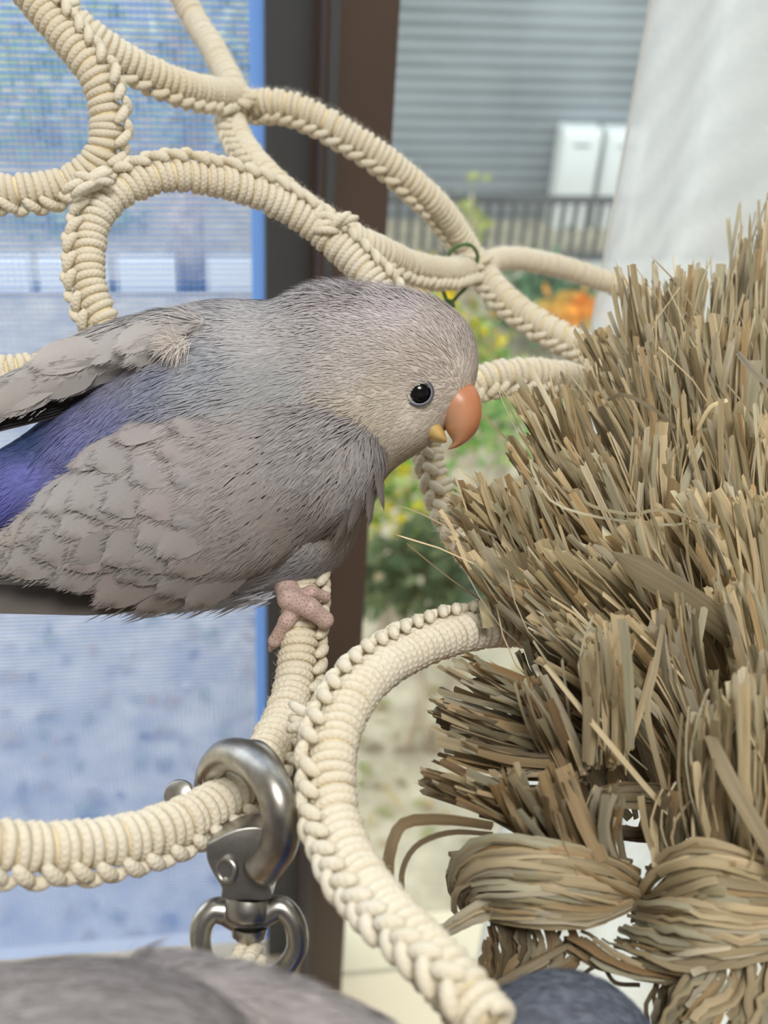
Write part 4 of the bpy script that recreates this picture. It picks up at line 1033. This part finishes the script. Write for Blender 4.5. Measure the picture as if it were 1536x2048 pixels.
def make_bird(kind, label, detail=1.0, seed=5):
    r = np.random.default_rng(seed); col = colour_field(kind)
    bird = thing('lovebird', label, 'bird')
    wcol = idw([(k, lin(*v)) for k, v in [((720, 880), (166, 161, 160)), ((600, 900), (160, 156, 156)), ((450, 900), (164, 158, 157)), ((300, 900), (170, 164, 162)), ((100, 1050), (172, 166, 162)), ((600, 1050), (146, 139, 136)), ((400, 1100), (148, 142, 140)), ((200, 1150), (156, 150, 148))]]) if kind == 'grey' else col
    V, F = sdf_mesh(HEADP + BODYP, 0.0010 if detail >= 1 else 0.0016, 0.006)
    px, py, _ = w2px(V)
    body = mesh_obj('body', V, F, M_skin, bird, cols=col(px, py))
    # near wing: a lens on the side of the body
    WP = [(442, 978, .2286, 318, 178, .0095, 22), (240, 1048, .2300, 205, 74, .0060, 22), (640, 930, .2285, 112, 112, .0080, 40)]
    Vw, Fw = sdf_mesh(WP, 0.0008 if detail >= 1 else 0.0014, 0.006)
    px, py, _ = w2px(Vw); cw = col(px, py)
    wing = mesh_obj('wing', Vw, Fw, M_skin, bird, cols=wcol(px, py))
    T0 = BVHTree.FromPolygons([tuple(v) for v in V], [tuple(int(i) for i in f) for f in F])
    FP = []; fd = {}
    for (x, y, a_, b_, an_) in [(335, 664, 80, 38, 18), (270, 688, 110, 52, 22), (190, 718, 120, 54, 25), (90, 764, 130, 43, 27), (-10, 803, 110, 32, 28)]:
        h_ = T0.ray_cast(Vector(CAM), Vector(ray(x, y + 25)))      # the far wing lies on the back
        d_ = w2px(np.array(h_[0]))[2] + .0012 if h_[0] is not None else list(fd.values())[-1] + .002
        fd[x] = d_; FP.append((x, y, d_, a_, b_, .0042, an_))
    fdep = lambda x: float(np.interp(x, sorted(fd), [fd[k] for k in sorted(fd)]))
    Vf, Ff = sdf_mesh(FP, 0.0009, 0.004)
    gcol = np.array(lin(190, 186, 184)) if kind == 'grey' else col(np.array([300.]), np.array([700.]))[0]
    fwing = mesh_obj('far_wing', Vf, Ff, M_skin, bird, cols=np.tile(gcol, (len(Vf), 1)))
    def bv(V, F): return BVHTree.FromPolygons([tuple(v) for v in V], [tuple(int(i) for i in f) for f in F])
    T_body, T_wing, T_far = bv(V, F), bv(Vw, Fw), bv(Vf, Ff)
    def hit(tree, x, y):
        rr = ray(x, y); h_ = tree.ray_cast(Vector(CAM), Vector(rr))
        if h_[0] is None: return None
        return np.array(h_[0]), np.array(h_[1]) if np.dot(np.array(h_[1]), rr) < 0 else -np.array(h_[1])
    # fine barbs all over
    def barbs(V, F, n, parent, name, zone, col=col):
        V = np.asarray(V); F = np.asarray(F)
        a, b, c = V[F[:, 0]], V[F[:, 1]], V[F[:, 2]]
        nr = np.cross(b - a, V[F[:, 3]] - a); ar = np.linalg.norm(nr, axis=1)
        # rounded normals from vertices
        vn = np.zeros_like(V)
        for k in range(4): np.add.at(vn, F[:, k], nr)
        vn = norm(vn)
        pick = r.choice(len(F), n, p=ar / ar.sum())
        uu, vv = r.random((n, 1)), r.random((n, 1))
        Q = F[pick]
        bil = lambda A: (1 - uu) * (1 - vv) * A[Q[:, 0]] + uu * (1 - vv) * A[Q[:, 1]] + uu * vv * A[Q[:, 2]] + (1 - uu) * vv * A[Q[:, 3]]
        pos, nn = bil(V), norm(bil(vn))
        x, y, _ = w2px(pos); fl = flow(x, y); cl = col(x, y)
        Lf, lift = zone(x, y)
        d = RT[None] * fl[:, 0:1] - UP[None] * fl[:, 1:2]
        d = norm(d - nn * np.sum(d * nn, 1, keepdims=True))
        # clumps: neighbouring barbs share a sideways lean
        cx = np.sin(x * .071 + 1.7 * np.sin(y * .043)) + np.sin(y * .083 + x * .021)
        d = norm(d + np.cross(nn, d) * (0.10 * cx + r.normal(0, .14, n))[:, None])
        s = np.cross(nn, d); w = (r.uniform(.00011, .00021, n) * (1 - .3 * np.clip((x - 560) / 120, 0, 1)))[:, None]
        L = (Lf * r.uniform(.7, 1.3, n))[:, None]; lf = (lift * r.uniform(.4, 1.6, n))[:, None]
        p0 = pos - nn * .00012
        p1 = p0 + d * L * .55 + nn * (L * lf * .8 + .00018); p2 = p0 + d * L + nn * (L * lf * 1.0 + .0001)
        cc = cl * r.uniform(.90, 1.10, n)[:, None]
        VV = np.stack([p0 - s * w, p0 + s * w, p1 - s * w, p1 + s * w, p2], 1).reshape(-1, 3)
        i = np.arange(n) * 5
        FF = [f for k in i for f in ((k, k + 1, k + 3, k + 2), (k + 2, k + 3, k + 4))]
        CC = np.repeat(cc, 5, 0) * np.tile([[.93], [.93], [1.0], [1.0], [1.06]], (n, 1))
        o = mesh_obj(name, VV, FF, M_sliv, parent, cols=CC); o['kind'] = 'stuff'
    def zone(x, y):
        head = np.clip((x - 560) / 120, 0, 1)
        face = np.clip(1 - np.hypot(x - 900, y - 830) / 130, 0, 1)
        crest = np.clip(1 - np.abs(y - 580) / 45, 0, 1) * head
        L = .0042 * (1 - head) + .0023 * head; L = L * (1 - .5 * face)
        seam = np.clip(1 - np.abs(y - np.interp(x, [350, 520, 640, 740], [800, 815, 825, 860])) / 70, 0, 1) * (x > 330) * (x < 760)
        L = L * (1 + 1.0 * seam + .5 * crest)
        return L, .05 + .03 * seam + .035 * head * (1 - face) + .34 * crest
    barbs(V, F, int(80000 * detail), body, 'plumage', zone)
    barbs(Vw, Fw, int(9000 * detail), wing, 'plumage', lambda x, y: (np.full(len(x), .0045), np.full(len(x), .04)), wcol)
    barbs(Vf, Ff, int(6000 * max(detail, .6)), fwing, 'plumage', lambda x, y: (np.full(len(x), .0045), np.full(len(x), .05)), lambda x, y: np.tile(gcol, (len(x), 1)))
    # eye
    for (tree, ex, ey_) in ((T_body, 838, 785),):
        hp, hn = hit(tree, ex, ey_)
        hn = norm(hn * .4 - ray(ex, ey_))
        ua = norm(np.cross(UP, hn)); va = np.cross(hn, ua)
        eb = MB(); R = .0028; n = 28; m_ = 14
        vv, ff = [], []
        for i in range(m_ + 1):
            th = math.pi * .5 * i / m_
            for q in range(n):
                a = 2 * math.pi * q / n
                vv.append(hp - hn * .0014 + R * (math.sin(th) * (math.cos(a) * ua * 1.0 + math.sin(a) * va * .92)) + hn * R * .8 * math.cos(th))
        for i in range(m_):
            for q in range(n): ff.append((i * n + q, (i + 1) * n + q, (i + 1) * n + (q + 1) % n, i * n + (q + 1) % n))
        eb.add(vv, ff); eye = eb.build('eye', M_eye, bird)
        an = np.linspace(0, 2 * math.pi, 41)[:-1]
        for (rad, tr_, off, mm, nm) in ((.00245, .00020, .0002, M_ering, 'eye_ring'), (.0028, .00020, .0000, M_lid, 'eyelid')):
            rb = MB(); tube(rb, hp + hn * off + rad * (np.cos(an)[:, None] * ua * 1.02 + np.sin(an)[:, None] * va * .96), tr_, 8, closed=True); rb.build(nm, mm, eye)
    # beak
    def loft(name, O, I, wz, dep, cols, n=24, k=16):
        O, I = catmull(O, n), catmull(I, n); wz = np.interp(np.linspace(0, 1, n), np.linspace(0, 1, len(wz)), wz)
        vv, ff, cc = [], [], []
        for i in range(n):
            o_, i_ = P(*O[i], dep), P(*I[i], dep); c = (o_ + i_) / 2; h_ = (o_ - i_) / 2
            for q in range(k):
                a = 2 * math.pi * q / k
                vv.append(c + h_ * math.cos(a) + fw * wz[i] * math.sin(a))
                t = (1 + math.cos(a)) / 2
                base_ = np.array(cols[0]) * (1 - i / n) + np.array(cols[1]) * (i / n)
                cc.append(base_ * (1 - .0) * t + np.array(cols[2]) * (1 - t))
        for i in range(n - 1):
            for q in range(k): ff.append((i * k + q, i * k + (q + 1) % k, (i + 1) * k + (q + 1) % k, (i + 1) * k + q))
        ff.append(tuple(range(k - 1, -1, -1))); ff.append(tuple((n - 1) * k + q for q in range(k)))
        return mesh_obj(name, vv, ff, M_beak, bird, cols=cc)
    loft('upper_beak', [(945, 768), (958, 788), (964, 818), (960, 850), (943, 877), (920, 893), (899, 899)], [(855, 812), (874, 828), (886, 846), (892, 860), (899, 872), (905, 884), (896, 898)],
         [.0050, .0054, .0052, .0045, .0032, .0020, .0007], .2360, (lin(190, 114, 72), lin(196, 134, 84), lin(202, 158, 130)))
    loft('lower_beak', [(862, 832), (878, 842), (888, 862), (893, 876), (894, 884)], [(840, 868), (852, 878), (868, 885), (882, 887), (892, 886)],
         [.0044, .0042, .0038, .0028, .0014], .2362, (lin(206, 172, 104), lin(206, 172, 104), lin(214, 186, 124)))
    # foot
    caps = [((572, 1160, .2385), (578, 1198, .2335), 28, 22), ((578, 1198, .2335), (620, 1216, .2310), 23, 20), ((620, 1216, .2310), (650, 1240, .2325), 20, 17), ((650, 1240, .2325), (643, 1256, .2385), 16, 10),
            ((592, 1196, .2360), (622, 1184, .2345), 16, 13), ((622, 1184, .2345), (650, 1193, .2370), 13, 11), ((650, 1193, .2370), (652, 1200, .2420), 10, 7),
            ((600, 1212, .2340), (573, 1242, .2330), 17, 16), ((573, 1242, .2330), (549, 1282, .2350), 15, 13), ((549, 1282, .2350), (545, 1292, .2370), 11, 8)]
    def capf(g, f):
        for (a, b, ra_, rb_) in caps:
            A, B = cs(*a), cs(*b); ra_m, rb_m = ra_ * a[2] / FPX, rb_ * b[2] / FPX
            t = np.clip(((g - A) @ (B - A)) / np.dot(B - A, B - A), 0, 1)
            dd = np.linalg.norm(g - A - t[..., None] * (B - A), axis=-1) - (ra_m + (rb_m - ra_m) * t)
            f = smin(f, dd, .0007)
        return f
    if detail >= 1:
        Vt, Ft = sdf_mesh([(590, 1200, .2345, 20, 20, .002, 0), (600, 1230, .235, 60, 80, .001, 0)][:1], .00045, .001, capf, pad=.0105)
        mesh_obj('foot', Vt, Ft, M_foot, bird)
        cl_ = MB()
        for l in ([(641, 1256, .2385), (636, 1262, .2405), (630, 1262, .242)], [(546, 1290, .2368), (541, 1298, .2385), (541, 1303, .241)]):
            tube(cl_, np.array([P(*q) for q in catmull(l, 8)]), np.linspace(.0008, .0002, 8), 8)
        cl_.build('claw', mat('claw_horn', lin(190, 150, 140), 0.4), bird)
    # feathers on the near wing
    def lay(tree, x, y, L, Wd, parent, c, name='feather', ang=None, lift=.0009, bend=.05, rag=.0, off=.0003, tipf=.45, dj=.12):
        h_ = hit(tree, x, y)
        if h_ is None: return None
        hp, hn = h_
        fl = flow(x, y)[0] if ang is None else np.array(ang)
        a = r.normal(0, dj); fl = np.array([fl[0] * math.cos(a) - fl[1] * math.sin(a), fl[0] * math.sin(a) + fl[1] * math.cos(a)])
        d = tangent_dir(hp, hn, *fl)
        v, f, uv = feather_geo(hp + hn * off, d, hn, L, Wd, bend, lift, tipf, rag, r, nv=10, nu=7)
        cc = np.tile(np.array(c) * r.uniform(.96, 1.04), (len(v), 1))
        tip = np.repeat(np.linspace(0, 1, 10), 7)[:, None]
        cc = cc * (0.92 + 0.14 * tip)
        hue = np.array(cc[0]); s2 = np.cross(hn, d)
        for q in range(int(55 * Wd / .006)):           # soft barbs along the rim
            j = 9 * 7 + r.integers(7) if r.random() < .5 else (r.integers(4, 10) * 7 + (0 if r.random() < .5 else 6))
            j2 = j - 7
            t_ = r.random(); b0 = v[j] * t_ + v[j2] * (1 - t_) + hn * .00006 + s2 * r.normal(0, Wd * .06) - d * .0006
            uu = uv[j][0] / max(Wd * 500, 1e-6)
            dd = norm(d + s2 * (.22 * uu + r.normal(0, .06)) - hn * .05); Lb = r.uniform(.0010, .0021); ss = np.cross(hn, dd) * .00007
            fringe.add([b0 - ss, b0 + ss, b0 + dd * Lb * .6 + ss, b0 + dd * Lb * .6 - ss, b0 + dd * Lb], [(0, 1, 2, 3), (3, 2, 4)], tuple(hue * 1.03 * r.uniform(.96, 1.08)))
        return mesh_obj(name, v, f, M_feath, parent, cols=cc, uvs=uv)
    fringe = MB()
    if detail >= 1:
        UE = [(20, 1062), (110, 990), (200, 905), (300, 822), (400, 800), (520, 815), (640, 835), (715, 860)]   # upper and lower edge of the folded wing
        LE = [(30, 1052), (180, 1112), (320, 1178), (440, 1180), (550, 1140), (640, 1065), (700, 1000), (742, 930)]
        NR = 15
        ue, le = catmull(UE, NR + 2)[1:-1], catmull(LE, NR + 2)[1:-1]
        for i in range(NR):
            s_ = i / (NR - 1)
            nn_ = [5, 5, 6, 6, 6, 6, 6, 6, 6, 5, 5, 4, 4, 3, 2][i]
            L = np.interp(s_, [0, .3, .6, 1], [21, 20, 15, 11]); Wd = np.interp(s_, [0, .5, 1], [8.5, 8.5, 5.5])
            for j in range(nn_):
                t = (j + (.5 if i % 2 else 0.15)) / nn_
                x, y = ue[i] * (1 - t) + le[i] * t
                x += r.normal(0, 7) - 10 * math.sin(t * math.pi) + L * 2.2; y += r.normal(0, 6) - L * 1.2
                if x > 545: continue
                c = wcol(np.array([x]), np.array([y]))[0]
                tnt = np.array([1.01, .985, .98]) if r.random() < .35 else np.array([.98, 1, 1.01])
                lay(T_wing, x, y, L * 1e-3 * r.uniform(.92, 1.1), Wd * 1e-3, wing, c * tnt, rag=.010 if L < 11 else .003, lift=.0003, bend=.012, tipf=.6, dj=.07)
        # bright front edge of the folded wing
        for (x, y, a) in [(748, 905, (-.25, .95)), (742, 930, (-.35, .93)), (735, 955, (-.45, .9)), (722, 985, (-.5, .86))]:
            lay(T_wing if hit(T_wing, x, y) else T_body, x, y, .0115, .003, wing, lin(120, 112, 108), ang=a, lift=.0015, bend=.02)
        # long flight feathers sticking out behind the near wing and the far wing
        Vi = np.asarray(Vw); wc_ = Vi.mean(0); Ff_ = np.asarray(Fw)
        nr_ = np.cross(Vi[Ff_[:, 1]] - Vi[Ff_[:, 0]], Vi[Ff_[:, 3]] - Vi[Ff_[:, 0]]); vn_ = np.zeros_like(Vi)
        for k in range(4): np.add.at(vn_, Ff_[:, k], nr_)
        barbs(Vi + norm(vn_) * .0009, Fw, 20000, wing, 'covert_barbs', lambda x, y: (np.full(len(x), .0048), np.full(len(x), .02)), lambda x, y: wcol(x, y) * 1.1)
        def quill(x0, y0, x1, y1, d0, d1, Wd, c, parent, nrm, name='flight_feather'):
            a, b = P(x0, y0, d0), P(x1, y1, d1)
            v, f, uv = feather_geo(a, norm(b - a), norm(nrm), np.linalg.norm(b - a), Wd, .01, 0, .8, 0, r, nv=14, nu=5, tip_r=.7)
            mesh_obj(name, v, f, M_feath, parent, cols=np.tile(np.array(c), (len(v), 1)), uvs=uv)
        for k, (y0, y1) in enumerate([(1118, 1118), (1150, 1150), (1165, 1172), (1176, 1188), (1186, 1202), (1193, 1212)]):
            quill(330, y0 + 12, -120 - 10 * k, y1, .2335 - .0006 * k, .2385 - .0006 * k, .0062, lin(160 - 56 * (k % 2), 154 - 56 * (k % 2), 150 - 56 * (k % 2)), wing, -fw + UP * .55)
        for k in range(6):
            quill(215 - 6 * k, 766 + 6 * k, -110, 872 + 10 * k, fdep(200) + .0016 + .0004 * k, fdep(-10) + .002 + .0004 * k, .0050, lin(50 + 8 * (k % 2), 48 + 8 * (k % 2), 50 + 8 * (k % 2)), fwing, -fw * 1.0 + UP * .5)
        for (bs, L, Wd) in [([(60, 770), (30, 800)], 17, 7), ([(130, 730), (120, 760), (95, 780)], 17, 7), ([(200, 695), (195, 730), (185, 755)], 15, 7), ([(270, 668), (265, 700), (250, 725)], 13, 6.5), ([(330, 655), (325, 690), (345, 672)], 11, 5.5), ([(375, 660), (380, 685)], 9, 5)]:
            for (x, y) in bs:
                lay(T_far, x, y, L * 1e-3, Wd * 1e-3, fwing, gcol * r.uniform(.96, 1.06), ang=(-1, .42), dj=.07, rag=.004)
        o = fringe.build('feather_fringe', M_sliv, wing); o['kind'] = 'stuff'
        # tail, out of the frame on the left
        for k in range(5):
            quill(60, 960 + 14 * k, -330, 1130 + 22 * k, .2515 + .0008 * k, .262, .008, lin(96, 104, 170), bird, -fw + UP * .6, 'tail_feather')
        # ruffled white down on the far shoulder
        dn = MB(); c0 = P(356, 686, fdep(345) - .0052)
        for i in range(420):
            a = r.normal(2.1, .75); L = r.uniform(.0015, .0060)
            d = norm(-RT * abs(math.cos(a)) * r.uniform(.2, 1) - UP * math.sin(a) * r.uniform(-.25, 1) - fw * r.uniform(.0, .5))
            b0 = c0 + RT * r.normal(0, .0010) + UP * r.normal(0, .0007); s = norm(np.cross(d, fw)) * .00006
            m_ = b0 + d * L * .5 - fw * .0004; e_ = b0 + d * L - UP * .0005 * r.random()
            dn.add([b0 - s, b0 + s, m_ + s, m_ - s, e_], [(0, 1, 2, 3), (3, 2, 4)], tuple(np.array(lin(222, 214, 208)) * r.uniform(.9, 1.1)))
        o = dn.build('ruffled_down', M_sliv, bird); o['kind'] = 'stuff'
        # loose belly fringe
        fr = MB()
        for i in range(900):
            x = r.uniform(190, 560); y = np.interp(x, [190, 300, 420, 500, 560], [1196, 1205, 1200, 1195, 1180]) + r.normal(0, 8)
            L = r.uniform(.003, .0075); b0 = P(x, y, .2425 + r.normal(0, .003)); d = norm(-RT * .9 - UP * r.uniform(.05, .5) + fw * r.normal(0, .1)); s = norm(np.cross(d, fw)) * .00014
            m_ = b0 + d * L * .5; e_ = b0 + d * L
            fr.add([b0 - s, b0 + s, m_ + s, m_ - s, e_], [(0, 1, 2, 3), (3, 2, 4)], tuple(np.array(lin(196, 198, 206)) * r.uniform(.85, 1.1)))
        o = fr.build('belly_fringe', M_sliv, bird); o['kind'] = 'stuff'
    return bird

bird1 = make_bird('grey', 'pale grey lovebird with orange beak standing on the cream rope', 1.0)

def place(bird, src, dst, rot_y=0.0, rot_z=0.0, rot_x=0.0, s=1.0):
    """moves a finished bird: point src (pixel, depth) goes to dst, turned in camera axes"""
    a, b = P(*src), P(*dst)
    C3 = Matrix([list(R3[i]) for i in range(3)])
    R = C3 @ (Matrix.Rotation(math.radians(rot_z), 3, 'Z') @ Matrix.Rotation(math.radians(rot_y), 3, 'Y') @ Matrix.Rotation(math.radians(rot_x), 3, 'X')) @ C3.transposed()
    Mx = Matrix.Translation(Vector(b)) @ R.to_4x4() @ Matrix.Scale(s, 4) @ Matrix.Translation(-Vector(a))
    bird.matrix_world = Mx
bird2 = make_bird('fore', 'beige grey lovebird back close in front of the snap hook', 0.35, 8)
place(bird2, (450, 603, .244), (110, 1936, .125), rot_y=180, rot_z=4)
bird3 = make_bird('blue', 'dark blue grey lovebird back below the straw mat', 0.35, 9)
bird3['label'] = 'dark blue grey lovebird back below the straw mat'
place(bird3, (795, 746, .24), (1130, 2192, .160), rot_y=-15, rot_z=57)
